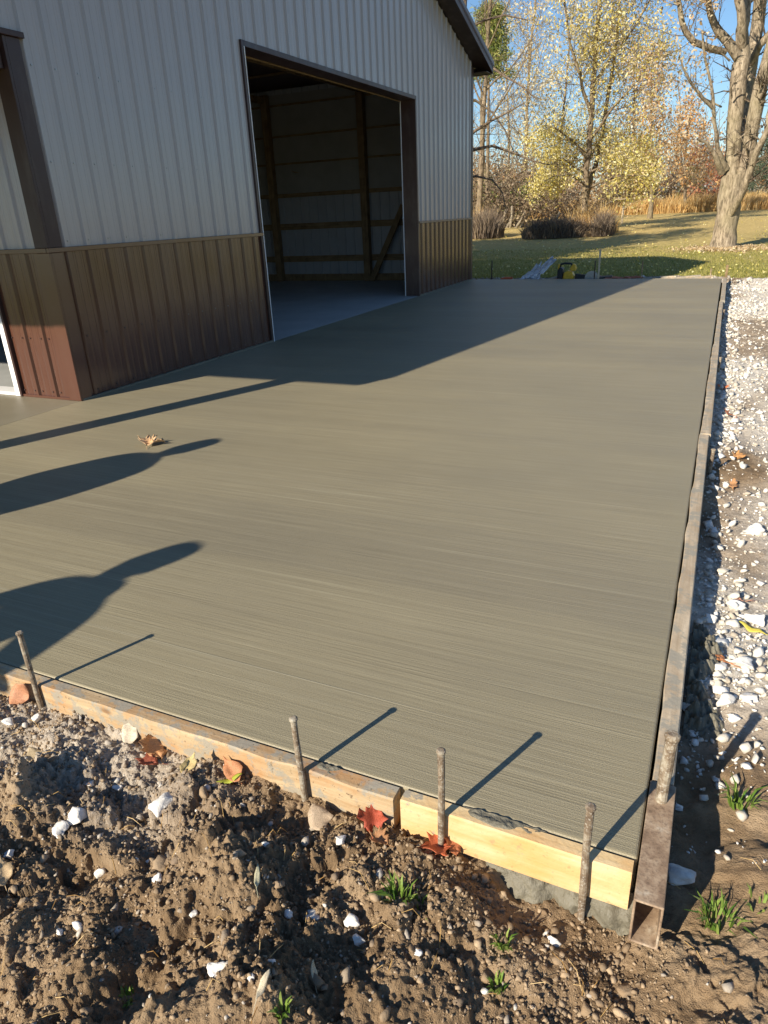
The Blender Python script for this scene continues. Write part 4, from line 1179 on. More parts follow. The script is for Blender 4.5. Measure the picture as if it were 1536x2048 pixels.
L_([(1444, 345, -.2), (1436, 325, -.5), (1424, 300, -.7), (1410, 284, -.9), (1395, 278, -1.1)], [7, 5, 3.4, 2.6, 1.8], 7, True, 6, .8)
L_([(1428, 218, -1), (1405, 196, -1.3), (1388, 175, -1.5), (1372, 150, -1.8), (1362, 120, -2.0)], [3, 2.6, 2.2, 1.8, 1.2], 6, True, 9, 1.3)
L_([(1520, 300, -1), (1530, 270, -.8), (1536, 230, -.6), (1550, 170, -.5)], [4, 3.4, 3, 2], 6, True, 6, .8)
for i in range(7):      # small shoots from the stems
    px = 1440 + 90 * rng.random(); py = 80 + 260 * rng.random()
    L_([(px, py, -.3), (px + rng.normal() * 18, py - 22, -.6), (px + rng.normal() * 30, py - 55, -.8)], [1.7, 1.2, .7], 5, True, 4, .6)
T_ = np.array(t.tips)
leftside = lambda P: (P[:, 0] < at(1440, 100, YM)[0] - .3) & (P[:, 2] > 2.6)
VF, _ = t.leaves(900, .1, None, .25, keep=leftside)
finish(t, 'maple_tree', (base[0], YM, gz_), 'big bare many-stemmed maple on the lawn at right', 'tree', 'bark', [(VF, 'l_tan')])

# leaf litter at the maple's foot
n = 1500; rr = np.random.default_rng(12); a = rr.random(n) * 6.283; d = np.abs(rr.normal(size=n)) * .75 + .2
C = np.stack([base[0] + np.cos(a) * d, YM + np.sin(a) * d, 0 * a], -1); C[:, 2] = lawn_z(C[:, 0], C[:, 1]) + .03 + .12 * np.exp(-d * 2)
V, F = leafcloud(C, .05 + .05 * rr.random(n), rr)
tag(mkobj('leaf_litter', np_mesh('leaf_litter', V, F), M['l_tan']), 'brown leaf litter round the foot of the maple', 'leaves', kind='stuff')

# ------------------------------------------------------------------ yellow tree behind the raised bed
p = at(1168, 440, 39.5); x0 = p[0]
t = Tree(21); b = np.array([x0, 39.5, float(lawn_z(x0, 39.5)) - .1])
def Lw(pts, rpx, Y0, dist, cnt=14, L=2.2, lvl=1, up=.06):
    pp = [at(a, c, Y0 + d) for a, c, d in pts]; rr = [q / FPX * dist for q in rpx]
    q = [pp[0]]; r2 = [rr[0]]
    for i in range(len(pp) - 1):
        q += [pp[i] * .5 + pp[i + 1] * .5 + np.array([.05 * rng.normal(), 0, 0]), pp[i + 1]]; r2 += [(rr[i] + rr[i + 1]) / 2, rr[i + 1]]
    t.limb(q, r2, 9); t.sprout(q, r2[-1] * .7, L, cnt, lvl, up, .17, 1.0, .25, (4, 3, 3), .006); return q
D = 36
Lw([(1166, 450, 0), (1168, 420, 0), (1172, 370, 0), (1178, 300, 0), (1184, 220, 0), (1190, 130, 0), (1194, 60, 0), (1198, -20, 0), (1204, -150, 0)], [9, 7, 6, 5.5, 5, 4.5, 4, 3.5, 1.5], 39.5, D, 46, 3.0)
Lw([(1172, 400, .2), (1184, 350, .6), (1196, 310, 1), (1206, 260, 1.4), (1216, 190, 1.8), (1228, 120, 2), (1238, 30, 2.2), (1246, -80, 2.4)], [5, 4.5, 4.2, 4, 3.5, 3, 2.5, 1.5], 39.5, D, 34, 2.6)
Lw([(1184, 230, 0), (1165, 180, -.5), (1150, 120, -1), (1135, 50, -1.4), (1120, -40, -1.6)], [3.4, 3, 2.4, 2, 1.2], 39.5, D, 22, 2.4)
Lw([(1176, 320, 0), (1150, 285, -.8), (1120, 262, -1.4), (1090, 250, -2)], [2.8, 2.2, 1.7, 1], 39.5, D, 18, 2.0)
Lw([(1180, 280, 0), (1215, 230, -.6), (1250, 190, -1.0), (1285, 150, -1.2), (1310, 90, -1.4)], [2.8, 2.4, 2, 1.6, 1], 39.5, D, 22, 2.2)
Lw([(1188, 170, 0), (1225, 110, .4), (1265, 60, .8), (1300, 0, 1), (1330, -70, 1)], [2.8, 2.4, 2, 1.6, 1], 39.5, D, 22, 2.4)
Lw([(1172, 372, 0), (1140, 350, -.8), (1105, 352, -1.6), (1070, 378, -2.2)], [2.4, 1.9, 1.5, .9], 39.5, D, 16, 1.2, 1, -.05)
Lw([(1172, 380, 0), (1215, 358, -.8), (1255, 350, -1.6), (1300, 352, -2)], [2.4, 1.9, 1.5, .9], 39.5, D, 20, 1.6, 1, -.03)
Lw([(1174, 350, 0), (1130, 320, .8), (1100, 320, 1.6)], [2, 1.6, 1], 39.5, D, 16, 1.6, 1, -.02)
Lw([(1178, 345, 0), (1230, 320, .6), (1275, 310, 1.2), (1310, 318, 1.5)], [2, 1.7, 1.4, .9], 39.5, D, 18, 1.7, 1, -.02)
zc = at(1170, 262, 39.5)[2]
VF1, _ = t.leaves(6200, .11, None, .22, keep=lambda P: P[:, 2] < zc)
VF4, _ = t.leaves(11500, .11, None, .24)
VF2, _ = t.leaves(5600, .105, None, .22)
VF3, _ = t.leaves(2200, .115, None, .35, keep=lambda P: P[:, 0] > x0 + .8)
finish(t, 'yellow_tree', b, 'tall yellow-leaved tree rising behind the raised garden bed', 'tree', 'bark2', [(VF1, 'l_yellow'), (VF4, 'l_yellow'), (VF2, 'l_pale'), (VF3, 'l_tan')])

# ------------------------------------------------------------------ other trees
def wx(px, Y, py=430): return float(at(px, py, Y)[0])
simple_tree('orange_tree', wx(1300, 52), 52, 8.6, .14, 'orange-tan leaved tree right of the yellow tree', 41, [(2400, .15, 'l_tan', .35), (1200, .15, 'l_orange', .35)], 16, .36, 1, 6, clear=.12)
simple_tree('orange_tree', wx(1368, 62), 62, 7.2, .12, 'bright orange leaved tree left of the maple', 42, [(2000, .16, 'l_orange', .35), (900, .16, 'l_tan', .35)], 15, .38, 1, 6, clear=.12)
simple_tree('orange_tree', wx(1255, 66), 66, 11, .15, 'tan leaved tree far behind the sign post', 43, [(1900, .19, 'l_tan', .5), (500, .19, 'l_orange', .5)], 18, .3, 1, 6, clear=.12)
simple_tree('pale_tree', wx(1110, 56), 56, 15, .12, 'pale thin tree just left of the yellow tree', 44, [(3000, .16, 'l_pale', .4)], 16, .3, 1, 6, bark='bark2', clear=.15, twig='twiggrey')
simple_tree('pale_tree', wx(1052, 60), 60, 14, .11, 'pale thin tree in the middle of the left thicket', 45, [(2200, .16, 'l_pale', .4)], 15, .28, 1, 6, clear=.15, twig='twiggrey')
simple_tree('pale_tree', wx(1015, 66), 66, 16, .12, 'pale thin tree toward the building in the thicket', 46, [(1500, .16, 'l_pale', .4)], 15, .26, 1, 6, clear=.2, twig='twiggrey')
simple_tree('pale_tree', wx(975, 58), 58, 14, .12, 'pale bare sapling nearest the building corner', 47, [(500, .14, 'l_pale', .4)], 14, .26, 1, 6, clear=.2, twig='twiggrey')
simple_tree('bare_tree', wx(955, 42), 42, 17, .17, 'tall bare dark tree above the building eave', 48, None, 18, .36, 2, 5, clear=.3)
simple_tree('bare_tree', wx(1040, 74), 74, 22, .2, 'tall bare tree far behind the thicket', 49, [(900, .18, 'l_tan', .5)], 18, .3, 2, 4, clear=.25)
simple_tree('bare_tree', wx(1335, 80), 80, 11, .15, 'bare tree far behind the orange trees', 50, [(500, .2, 'l_tan', .5)], 16, .3, 1, 6, clear=.2)
simple_tree('bare_tree', wx(1450, 95), 95, 9, .15, 'dull bare tree behind the maple trunk', 51, [(1500, .24, 'l_brown', .5)], 16, .3, 1, 6, clear=.1)
simple_tree('red_tree', wx(1388, 84), 84, 5.0, .1, 'small red shrub-like tree left of the grey roof', 52, [(1400, .2, 'l_red', .35)], 10, .45, 1, 5, clear=.05)
simple_tree('red_tree', wx(1434, 78), 78, 3.6, .09, 'small red tree right of the grey roof', 53, [(1200, .18, 'l_red', .3)], 10, .5, 1, 5, clear=.05)
# drooping bare boughs reaching in from behind the building
t = Tree(61); YB = 31.0
b = np.array([wx(905, YB), YB, float(lawn_z(-11, YB)) - .1])
def Lb(pts, rpx, cnt, L, up=-.02, lvl=1):
    pp = [at(a, c, YB + d) for a, c, d in pts]; rr = [q / FPX * 29 for q in rpx]
    t.limb(pp, rr, 7); t.sprout(pp, rr[-1] * .8, L, cnt, lvl, up, .2, .8, .15, (4, 3, 3), .006)
Lb([(900, 480, 0), (905, 400, 0), (915, 280, 0), (925, 150, 0), (930, 0, 0), (935, -160, 0)], [10, 8, 7, 6, 4, 1.5], 14, 2.5, .05)
Lb([(918, 320, 0), (945, 300, -.3), (985, 292, -.5), (1020, 303, -.8), (1060, 320, -1), (1100, 330, -1.2)], [4, 3.4, 2.6, 2, 1.4, .8], 16, 1.5)
Lb([(916, 290, 0), (950, 262, -.4), (985, 240, -.8), (1015, 225, -1), (1050, 205, -1.2)], [3.6, 3, 2.2, 1.6, .9], 16, 1.6)
Lb([(922, 200, 0), (950, 200, .4), (985, 225, .6), (1010, 260, .8), (1030, 310, .9)], [3, 2.4, 1.8, 1.3, .8], 14, 1.4)
Lb([(926, 110, 0), (965, 120, -.3), (1005, 150, -.5), (1040, 170, -.6), (1075, 200, -.8)], [3, 2.5, 2, 1.5, .8], 14, 1.6)
Lb([(914, 370, 0), (950, 352, -.3), (985, 360, -.5), (1005, 385, -.6), (1012, 420, -.6)], [2.6, 2.2, 1.6, 1.2, .7], 12, 1.0)
Lb([(928, 60, 0), (970, 40, .3), (1010, 30, .5), (1055, 40, .6)], [3, 2.4, 1.7, .9], 14, 1.8)
finish(t, 'bare_tree', b, 'bare tree beside the building with long drooping boughs', 'tree', 'twig', [], None)
# pine over the eave
def conifer(name, x, y, H, r0, label, seed, mat, wid, whorls=16, need=2600, clump=.3, sz=.16, clear=.2):
    t = Tree(seed); base = np.array([x, y, float(lawn_z(x, y)) - .1])
    pts, _ = t.bend(base, (0, 0, 1), H, 8, .02, .05); t.limb(pts, [r0 * (1 - .93 * i / 8) + .01 for i in range(9)], 8)
    for k in range(whorls):
        tt = clear + (1 - clear) * k / whorls; z = base[2] + H * tt
        for j in range(5):
            a = j * 1.256 + k * .7 + t.r.normal() * .2; L = wid * (1.05 - tt) * (.7 + .5 * t.r.random()) + .2
            bp, _ = t.bend((x, y, z), (math.cos(a), math.sin(a), .12), L, 4, .1, .02)
            t.limb(bp, [max(.006, .03 * (1 - .7 * i / 4)) for i in range(5)], 4); t.tips += bp[2:]
            t.sprout(bp, .012, L * .45, 3, 0, .05, .15, .8, .3, (3, 3), .005)
    T = np.array(t.tips); n = need
    C = T[t.r.integers(0, len(T), n)] + t.r.normal(size=(n, 3)) * clump * np.array([1, 1, .6])
    V, F = leafcloud(C, sz * (.6 + .8 * t.r.random(n)), t.r, .16)
    return finish(t, name, base, label, 'tree', 'bark2', [((V, F), mat)])
conifer('pine_tree', wx(978, 48, 100), 48, 12.4, .16, 'green pine showing beside the building eave', 71, 'l_pine', 3.0, 9, 9000, .3, .28, .7)
conifer('spruce_tree', wx(1535, 70), 70, 6.5, .16, 'dark spruce at the right edge behind the golden grass', 72, 'l_spruce', 2.6, 16, 9000, .25, .3, .06)
conifer('spruce_tree', wx(1376, 82), 82, 3.6, .1, 'small green conifer between the orange tree and the grey roof', 73, 'l_pine', 1.3, 12, 3500, .2, .28, .05)
# trees hidden behind the building that shade the lawn
for i, (x, y, H, l) in enumerate([(-11.5, 19.5, 8, 'leafy tree behind the building, nearest its far wall'), (-13.6, 18.6, 8.5, 'leafy tree behind the building, farther back'), (-15.5, 20.5, 8, 'leafy tree behind the building, farthest left'), (-8.6, 18.3, 6.2, 'small leafy tree behind the building by its corner'), (-10.6, 21.8, 6.5, 'small leafy tree behind the building, second from the corner'), (-12.4, 24.0, 7.5, 'leafy tree behind the building, deepest in the row'), (-9.6, 20.2, 8.0, 'middle-sized leafy tree behind the building far wall'), (-9.4, 17.6, 11, 'tall tree close behind the building far wall')]):
    simple_tree('bare_tree', x, y, H, .2, l, 80 + i, [(5500, .17, 'l_tan', .35)], 16, .34, 1, 6, clear=.2)

# ------------------------------------------------------------------ shrubs and thicket
def shrub(name, x, y, H, wid, label, seed, leaf=('l_brown', 1400, .13), stems=26, group=None, twig='twig'):
    t = Tree(seed); base = np.array([x, y, float(lawn_z(x, y)) - .05])
    for k in range(stems):
        a = t.r.random() * 6.283; sp = .35 + .6 * t.r.random()
        bp, _ = t.bend(base + np.array([math.cos(a), math.sin(a), 0]) * wid * .3 * t.r.random(), (math.cos(a) * sp * wid / H, math.sin(a) * sp * wid / H, 1), H * (.6 + .5 * t.r.random()), 5, .12, -.02)
        t.limb(bp, [.022 * (1 - .75 * i / 5) for i in range(6)], 4); t.tips += bp[1:]
        t.sprout(bp, .01, H * .35, 6, 0, .02, .2, .7, .2, (3, 3), .005)
    ls = []
    if leaf: (VF, C) = t.leaves(leaf[1], leaf[2], None, .2); ls = [(VF, leaf[0])]
    return finish(t, name, base, label, 'shrub', twig, ls, group, twig)
TH = [(950, 47, 3.6, 3.0, 'l_brown', 'dark brown thicket shrub against the building corner'), (985, 50, 3.8, 3.2, 'l_brown', 'brown thicket shrub second from the building'), (1018, 50, 3.2, 3.0, 'l_pine', 'greenish thicket shrub with pale stems'),
      (1048, 47, 2.8, 3.0, 'l_brown', 'low dark shrub behind the left of the raised bed'), (1082, 52, 4.2, 3.2, 'l_brown', 'tall dark shrub left of the yellow tree'), (1115, 50, 3.2, 3.0, 'l_brown', 'brown shrub behind the leaning white stick'),
      (1150, 55, 3.0, 3.0, 'l_brown', 'brown shrub behind the yellow tree trunk'), (1215, 66, 4.0, 3.5, 'l_tan', 'tan shrub behind the sign post'), (1262, 70, 4.2, 3.8, 'l_orange', 'rusty shrub behind the golden grass, left part'),
      (1315, 72, 4.2, 4.0, 'l_brown', 'brown shrub behind the golden grass, middle part'), (1352, 74, 3.6, 3.6, 'l_orange', 'rusty shrub behind the golden grass near the conifer'), (1408, 70, 2.0, 2.6, 'l_red', 'low reddish shrub in front of the grey roof'),
      (1492, 82, 4.0, 3.8, 'l_brown', 'brown shrub right of the maple trunk'), (930, 60, 5.5, 4, 'l_brown', 'tall thicket shrub mostly behind the building'), (1000, 62, 5.5, 4, 'l_brown', 'tall twiggy shrub deep in the thicket'), (1065, 64, 5.5, 4, 'l_pale', 'pale twiggy shrub deep in the thicket')]
for i, (px, Y, H, w, lm, l) in enumerate(TH):
    shrub('shrub', wx(px, Y), Y, H, w, l, 100 + i, (lm, 1700, .15), 26, 'shrubs of the thicket')
# pale broken stems in the thicket
for i in range(7):
    px = [985, 1000, 1012, 1020, 990, 1030, 1040][i]; a = at(px, 448 + 3 * (i % 2), 46); q = at(px + [8, 12, 14, 4, -6, 20, 26][i], 412 + 6 * (i % 3), 46.3)
    a[2] = lawn_z(a[0], 46) - .1
    o = MB().tube([a, a * .5 + q * .5 + np.array([.05, 0, 0]), q], [.09, .08, .06], 7).build('broken_stem', M['twiggrey'], smooth=True)
    tag(o, ['pale broken stem nearest the building in the thicket', 'pale broken stem third from the building in the thicket', 'pale broken stem in the middle of the thicket group', 'pale broken upright stem right of the middle one', 'pale broken stem second from the building, leaning left', 'pale broken stem second from the right, leaning right', 'rightmost pale broken stem, leaning toward the raised bed'][i], 'tree stem', 'pale broken stems in the thicket')
# far woods beyond everything
def mass(name, n, x0, x1, y0, y1, zlo, zhi, size, mat, seed, label, kind='stuff'):
    rr = np.random.default_rng(seed); x = rr.uniform(x0, x1, n); y = rr.uniform(y0, y1, n)
    top = zhi * (.55 + .7 * (fbm(x * .09, y * .05, seed, 3) + .5)); z = zlo + (top - zlo) * rr.random(n) ** .8
    V, F = leafcloud(np.stack([x, y, z], -1), size * (.5 + rr.random(n)), rr, .5)
    return tag(mkobj(name, np_mesh(name, V, F), M[mat]), label, 'woods', kind=kind)
mass('far_woods', 16000, -90, 40, 100, 135, .5, 9.5, .55, 'l_brown', 301, 'brown far wood closing off the view')
mass('far_autumn_woods', 5000, -40, 5, 96, 110, .5, 7.5, .45, 'l_orange', 302, 'rusty autumn foliage of the far wood')
mb = MB()
for i in range(240):
    x = rng.uniform(-85, 35); y = rng.uniform(98, 130); H = rng.uniform(6, 13)
    mb.tube([(x, y, .3), (x + rng.normal() * .3, y, H * .5), (x + rng.normal() * .8, y, H)], [.14, .1, .03], 5, False)
    for k in range(5):
        z = H * rng.uniform(.35, .9); a = rng.random() * 6.28; mb.tube([(x, y, z), (x + math.cos(a) * 1.4, y + math.sin(a), z + 1.6)], [.05, .015], 3, False)
tag(mb.build('far_wood_trunks', M['twiggrey'], fix=False), 'thin trunks of the far wood', 'woods', kind='stuff')

# ------------------------------------------------------------------ grasses
def bladefield(name, X, Y, H, mat, r, w=.012, lean=.35, zoff=0, label=None, cat='grass', kind='stuff', wind=(.0, .0)):
    n = len(X); Z = lawn_z(X, Y) + zoff; a = r.random(n) * 6.283
    sdx = np.stack([np.cos(a), np.sin(a), 0 * a], -1) * w
    ln = np.stack([r.normal(size=n) * lean + wind[0], r.normal(size=n) * lean + wind[1], 0 * a], -1) * H[:, None]
    B = np.stack([X, Y, Z], -1)
    p1 = B + ln * .35 + np.array([0, 0, 1]) * (H * .6)[:, None]; p2 = B + ln + np.array([0, 0, 1]) * (H * .97)[:, None]
    V = np.stack([B - sdx, B + sdx, p1 + sdx * .8, p1 - sdx * .8, p2 + sdx * .12, p2 - sdx * .12], 1).reshape(-1, 3)
    k = np.arange(n)[:, None] * 6
    F = np.concatenate([k + np.array([[0, 1, 2, 3]]), k + np.array([[3, 2, 4, 5]])], 0)
    o = mkobj(name, np_mesh(name, V, F), M[mat])
    return tag(o, label, cat, kind=kind) if label else o
r = np.random.default_rng(77)
n = 26000; x = r.uniform(-15, 7, n); y = 60 + 9 * r.random(n) ** 1.3; x = x - (y - 60) * .12; kk = fbm(x * .5, y * .9, 15, 3) > -.22 + .0 * x; x = x[kk]; y = y[kk]; n = len(x)
bladefield('tall_golden_grass', x, y, .5 + .65 * r.random(n) + .7 * fbm(x * .7, y * .6, 5, 3), 'straw', r, .022, .2, 0, 'tall golden dry grass along the back of the lawn', wind=(.12, 0))
n = 5000; x = r.uniform(-26, -14, n); y = r.uniform(47, 52, n)
bladefield('dry_verge_grass', x, y, .4 + .6 * r.random(n), 'dryplant', r, .02, .25, 0, 'dull dry grass at the foot of the thicket')
n = 38000; u = r.random(n); y = 17.35 + 11 * u ** 1.6; x = r.uniform(-1, 1, n) * (5 + .2 * y) - 4 - .1 * (y - 17)
bladefield('lawn_grass', x, y, .025 + .04 * r.random(n), 'grass', r, .006, .5, 0, 'short green grass blades of the near lawn')
n = 2600; u = r.random(n); y = 17.7 + 34 * u ** 1.3; x = r.uniform(-1, 1, n) * (5 + .22 * y) - 4 - .1 * (y - 17)
V, F = leafcloud(np.stack([x, y, lawn_z(x, y) + .05], -1), .035 + .045 * r.random(n), r)
tag(mkobj('lawn_leaves', np_mesh('lawn_leaves', V, F), M['l_yellow']), 'pale fallen leaves strewn over the lawn', 'leaves', kind='stuff')

# raised bed with dried plants
YBd = 35.0
xa = wx(1062, YBd, 478); xb = wx(1200, YBd, 470)
zb_ = float(lawn_z((xa + xb) / 2, YBd))
e = empty('raised_bed', ((xa + xb) / 2, YBd, zb_)); tag(e, 'low wooden raised garden bed full of dried plants', 'garden bed')
W2 = (xb - xa) / 2
for nm, bx in (('side_board', (-W2, W2, -.02, .02, -.05, .27)), ('side_board', (-W2, W2, 2.98, 3.02, -.05, .27)), ('end_board', (-W2 - .02, -W2 + .02, -.02, 3.02, -.05, .265)), ('end_board', (W2 - .02, W2 + .02, -.02, 3.02, -.05, .265)), ('corner_post', (W2 - .05, W2 + .06, -.05, .06, -.05, .33))):
    MB().box(*bx).build(nm, M['girt'], e, bevel=.004)
def plantclump(name, cx, cy, wxx, wyy, n, h, mat, label, seed, w=.014, lean=.25):
    rr = np.random.default_rng(seed); a = rr.random(n) * 6.283; d = np.sqrt(rr.random(n)); x = cx + np.cos(a) * d * wxx; y = cy + np.sin(a) * d * wyy
    hh = h * (.35 + .75 * rr.random(n)) * (1.05 - .3 * d) * (.75 + 1.1 * np.clip(fbm(x * 1.7, y * 1.7, seed + 60, 3) + .3, 0, 1))
    o = bladefield(name, x, y, hh, mat, rr, w, lean, .03)
    return tag(o, label, 'dried plants', 'dried plants in and around the bed')
cx = (xa + xb) / 2
plantclump('dried_plants', cx - .5, YBd + .3, W2 * .95, .9, 4200, .8, 'dryplant', 'grey-brown dried plants spilling over the front of the bed', 1, .012, .4)
plantclump('dried_plants', xb + .0, YBd + .4, .55, .7, 1700, 1.05, 'dryplant', 'dark dried clump at the right end of the bed', 2, .012, .3)
plantclump('dried_plants', cx + .9, YBd + 2.0, 1.2, .8, 1100, 1.15, 'straw', 'tall tan plumes at the back of the bed', 3, .014, .22)
plantclump('dried_plants', xa + .5, YBd - .1, .9, .5, 1500, .55, 'dryplant', 'low dark dried plants at the left end of the bed', 4, .012, .45)
plantclump('dried_plants', wx(962, 36, 478), 36.5, 1.0, 1.0, 2600, 1.25, 'dryplant', 'reddish dried clump at the building corner', 5, .014, .25)
plantclump('dried_plants', wx(950, 37, 478), 37.5, 1.0, 1.0, 900, 1.1, 'straw', 'tan dried plumes behind the clump at the building corner', 6, .014, .25)
# leaning white stick and the sign post
a = at(1107, 450, 35.8); b2 = at(1119, 424, 36.0)
tag(MB().tube([a - np.array([0, 0, .2]), b2], [.05, .05], 8).build('leaning_stick', M['twiggrey']), 'pale stick leaning over the raised bed', 'stick')
a = at(1243, 447, 47); q = at(1247, 399, 47)
e = empty('bird_feeder', (a[0], 47, a[2])); tag(e, 'wooden tray feeder on a thin post beyond the bed', 'bird feeder')
h = q[2] - a[2]
MB().tube([(0, 0, -.1), (.03, 0, h * .5), (.06, 0, h)], [.07, .06, .06], 8).build('post', M['pale'], e)
MB().box(-.45, .45, -.3, .3, h, h + .06).build('tray', M['pale'], e, bevel=.01)
MB().box(-.47, .47, -.32, -.28, h + .06, h + .13).build('tray_rim', M['lumber'], e, bevel=.006)
MB().tube([(-.4, 0, h), (-.8, .05, h - .12), (-1.1, .05, h - .28)], [.035, .03, .02], 6).build('side_arm', M['twiggrey'], e)
# house behind the red shrubs
p = at(1420, 372, 98)
e = empty('house', (p[0], 100, float(lawn_z(p[0], 100)))); tag(e, 'far house with grey-green roof left of the maple trunk', 'house')
zt = at(1425, 376, 98)[2] - float(lawn_z(p[0], 100)); zr = at(1425, 350, 98)[2] - float(lawn_z(p[0], 100))
MB().box(-5.5, 6, -1.5, 6, 0, zt).build('wall', M['housewall'], e)
MB().prism([(-2.2, zt - .1), (2.2, zr), (6.8, zt - .1), (6.8, zt - .25), (2.2, zr - .2), (-2.2, zt - .25)], 0, -2.0, 3.2).build('roof', M['shingle'], e)
MB().prism([(-1.9, zt - .1), (2.2, zr - .5), (6.6, zt - .1), (6.6, zt - .25), (2.2, zr - .7), (-1.9, zt - .25)], 0, -6.0, -2.0).build('roof', M['shingle'], e)
for x in (-4.2, -1, 2.2):
    wnd = MB().box(x - .5, x + .5, -1.54, -1.49, .9, 2.1).build('window', M['jambwhite'], e); MB().box(x - .42, x + .42, -1.56, -1.541, .98, 2.02).build('pane', M['glass'], wnd)

# ------------------------------------------------------------------ two people standing off to the left, whose shadows reach the slab
def person(x, y, face, label, top_mat, leg_mat, arms, hat, seed, bulk=1.0, hs=1.0, hx=0.0):
    z0 = float(dirt_z(x, y)) if -9 < x < 1.3 and .12 <= y < 1.36 else -.11
    e = empty('person', (x, y, z0)); e.rotation_euler = (0, 0, face); tag(e, label, 'person')
    J = {'pel': (0, 0, .98), 'sp1': (0, .01, 1.14), 'sp2': (0, .0, 1.32), 'nk0': (0, .0, 1.47), 'nk1': (hx * .8, .015, 1.575),
         'hl': (.1, 0, .93), 'kl': (.12, .02, .52), 'al': (.13, 0, .1), 'tl': (.14, .16, .05), 'hr': (-.1, 0, .93), 'kr': (-.12, .02, .52), 'ar': (-.13, 0, .1), 'tr': (-.14, .16, .05),
         'sl': (.19, 0, 1.43), 'el': arms[0], 'wl': arms[1], 'sr': (-.19, 0, 1.43), 'er': arms[2], 'wr': arms[3]}
    Rr = {'pel': .17 * bulk, 'sp1': .18 * bulk, 'sp2': .18 * bulk, 'nk0': .1, 'nk1': .068 * hs, 'hl': .1, 'kl': .07, 'al': .05, 'tl': .04, 'hr': .1, 'kr': .07, 'ar': .05, 'tr': .04, 'sl': .085, 'el': .06, 'wl': .042, 'sr': .085, 'er': .06, 'wr': .042}
    E = [('pel', 'sp1'), ('sp1', 'sp2'), ('sp2', 'nk0'), ('nk0', 'nk1'), ('pel', 'hl'), ('hl', 'kl'), ('kl', 'al'), ('al', 'tl'), ('pel', 'hr'), ('hr', 'kr'), ('kr', 'ar'), ('ar', 'tr'), ('nk0', 'sl'), ('sl', 'el'), ('el', 'wl'), ('nk0', 'sr'), ('sr', 'er'), ('er', 'wr')]
    # hands: palm and five fingers off each wrist
    for sd_, w_, e_ in (('l', 'wl', 'el'), ('r', 'wr', 'er')):
        d = np.array(J[w_]) - np.array(J[e_]); d /= np.linalg.norm(d); s = np.cross(d, (0, 1, 0)); s /= np.linalg.norm(s) + 1e-9
        J['p' + sd_] = tuple(np.array(J[w_]) + d * .08); Rr['p' + sd_] = .034; E.append((w_, 'p' + sd_))
        for k in range(4):
            o_ = (k - 1.5) * .021; L = (.07, .08, .075, .06)[k]
            J['f%s%d' % (sd_, k)] = tuple(np.array(J['p' + sd_]) + d * .03 + s * o_); J['g%s%d' % (sd_, k)] = tuple(np.array(J['p' + sd_]) + d * (.03 + L) + s * o_ * 1.15 + np.array([0, .02, 0]))
            Rr['f%s%d' % (sd_, k)] = .0095; Rr['g%s%d' % (sd_, k)] = .008; E += [('p' + sd_, 'f%s%d' % (sd_, k)), ('f%s%d' % (sd_, k), 'g%s%d' % (sd_, k))]
        J['t' + sd_ + 'h'] = tuple(np.array(J[w_]) + d * .06 + s * .06 + np.array([0, .02, 0])); Rr['t' + sd_ + 'h'] = .011; E.append((w_, 't' + sd_ + 'h'))
    nm = list(J); me = bpy.data.meshes.new('body'); me.from_pydata([J[k] for k in nm], [(nm.index(a), nm.index(b)) for a, b in E], []); me.update()
    o = mkobj('body', me, [M[top_mat], M[leg_mat], SKIN], e)
    sk = o.modifiers.new('skin', 'SKIN')
    for i, k in enumerate(nm):
        me.skin_vertices[0].data[i].radius = (Rr[k], Rr[k] * (.72 if k in ('pel', 'sp1', 'sp2') else 1)); me.skin_vertices[0].data[i].use_root = (k == 'pel')
    ss = o.modifiers.new('sub', 'SUBSURF'); ss.levels = 2; ss.render_levels = 2
    dg = bpy.context.evaluated_depsgraph_get(); ev = o.evaluated_get(dg); m2 = bpy.data.meshes.new_from_object(ev)
    o.modifiers.clear(); o.data = m2
    wl, wr = np.array(J['wl']), np.array(J['wr']); 
    for p in m2.polygons:
        c = np.array(p.center); hand = min(np.linalg.norm(c - np.array(J['pl'])), np.linalg.norm(c - np.array(J['pr']))) < .12
        p.material_index = 2 if (hand or (c[2] > 1.52 and abs(c[0]) < .1)) else (1 if c[2] < .95 and abs(c[0]) < .28 else 0); p.use_smooth = True
    # head with face
    V, F = ICO[3]; V = V.copy()
    V = V * np.array([.077, .098, .12]); jaw = np.clip(-V[:, 2] / .12, 0, 1)
    V[:, 0] *= 1 - .28 * jaw; V[:, 1] += .015 * jaw
    nose = np.exp(-((V[:, 0] / .016) ** 2 + ((V[:, 2] + .015) / .03) ** 2)) * (V[:, 1] > .05); V[:, 1] += .024 * nose
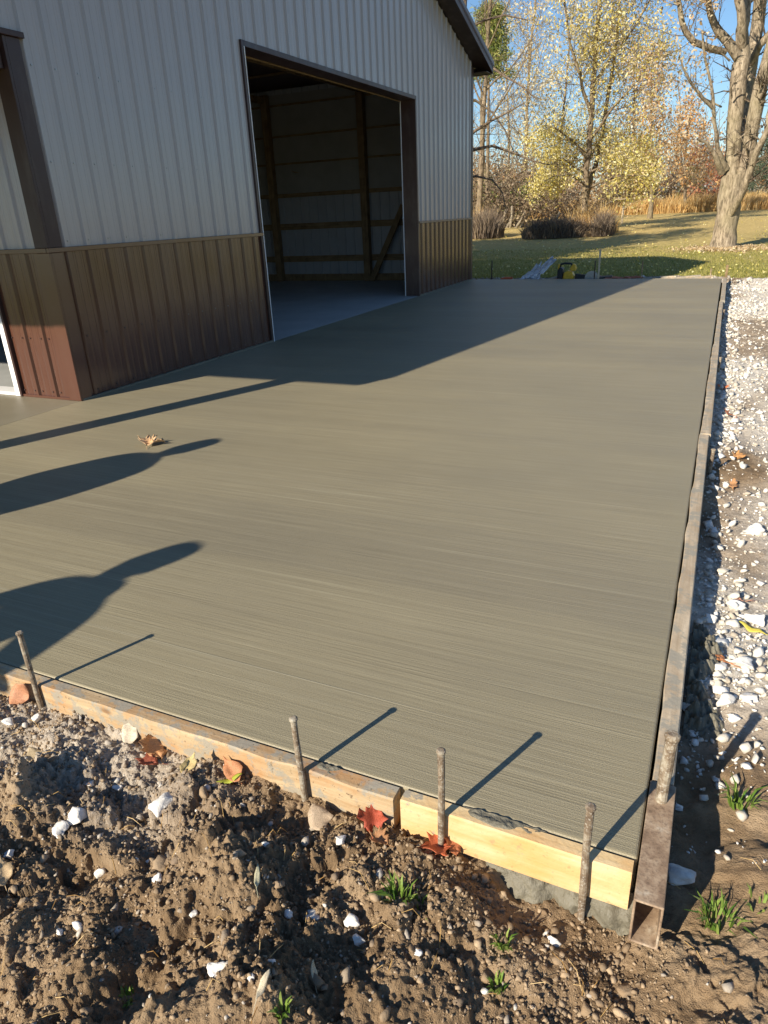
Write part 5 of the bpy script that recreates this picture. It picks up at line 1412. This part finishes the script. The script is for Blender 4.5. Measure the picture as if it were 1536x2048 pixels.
    for sx in (-1, 1):
        eye = np.exp(-(((V[:, 0] - sx * .032) / .016) ** 2 + ((V[:, 2] - .012) / .012) ** 2)) * (V[:, 1] > .04); V[:, 1] -= .012 * eye
    hd = mkobj('head', np_mesh('head', V, F, True), SKIN, e); hd.location = (hx, .02, 1.655); hd.scale = (hs, hs, 1)
    for sx in (-1, 1):
        Vv = ICO[2][0] * np.array([.012, .022, .032]); ear = mkobj('ear', np_mesh('ear', Vv, ICO[2][1], True), SKIN, hd); ear.location = (sx * .077, -.005, 0)
        Vv = ICO[2][0] * .011; ey = mkobj('eye', np_mesh('eye', Vv, ICO[2][1], True), M['black'], hd); ey.location = (sx * .032, .078, .012)
    MB().box(-.022, .022, .084, .092, -.058, -.052).build('mouth', M['l_red'], hd, bevel=.002)
    Vh = ICO[3][0].copy(); Vh = np.sign(Vh) * np.abs(Vh) ** .72 * np.array([.086, .106, .125]); k = (Vh[:, 2] < -.02) | ((Vh[:, 1] > .03) & (Vh[:, 2] < .06)); Vh[k] *= .82
    mkobj('hat' if hat else 'hair', np_mesh('hat', Vh, ICO[3][1], True), M[hat or 'black'], hd)
    return e
s_ = NT('skin', .5, .4); v_ = s_.pos(); s_.base(s_.ramp(s_.noise(v_, 20, 3), [(.3, (.5, .29, .2)), (.7, (.6, .37, .27))])); SKIN = s_.m
M['denim'] = plain('denim', (.07, .09, .15), .9); M['jacket'] = plain('dark_jacket', (.05, .05, .055), .85); M['hoodie'] = plain('grey_hoodie', (.2, .2, .21), .9)
person(-4.40, .785, -.6, 'person in dark jacket standing at the slab edge outside the left of the view', 'jacket', 'denim', ((.26, .0, 1.17), (.22, .06, .93), (-.26, .0, 1.17), (-.22, .06, .93)), 'black', 1, 1.3, 1.05)
person(-3.33, -.69, -.5, 'person in grey hoodie standing farther back outside the left of the view', 'hoodie', 'denim', ((.37, .03, 1.24), (.18, .24, 1.12), (-.27, .05, 1.17), (-.14, .25, 1.15)), None, 2, .95, 1.12, -.06)
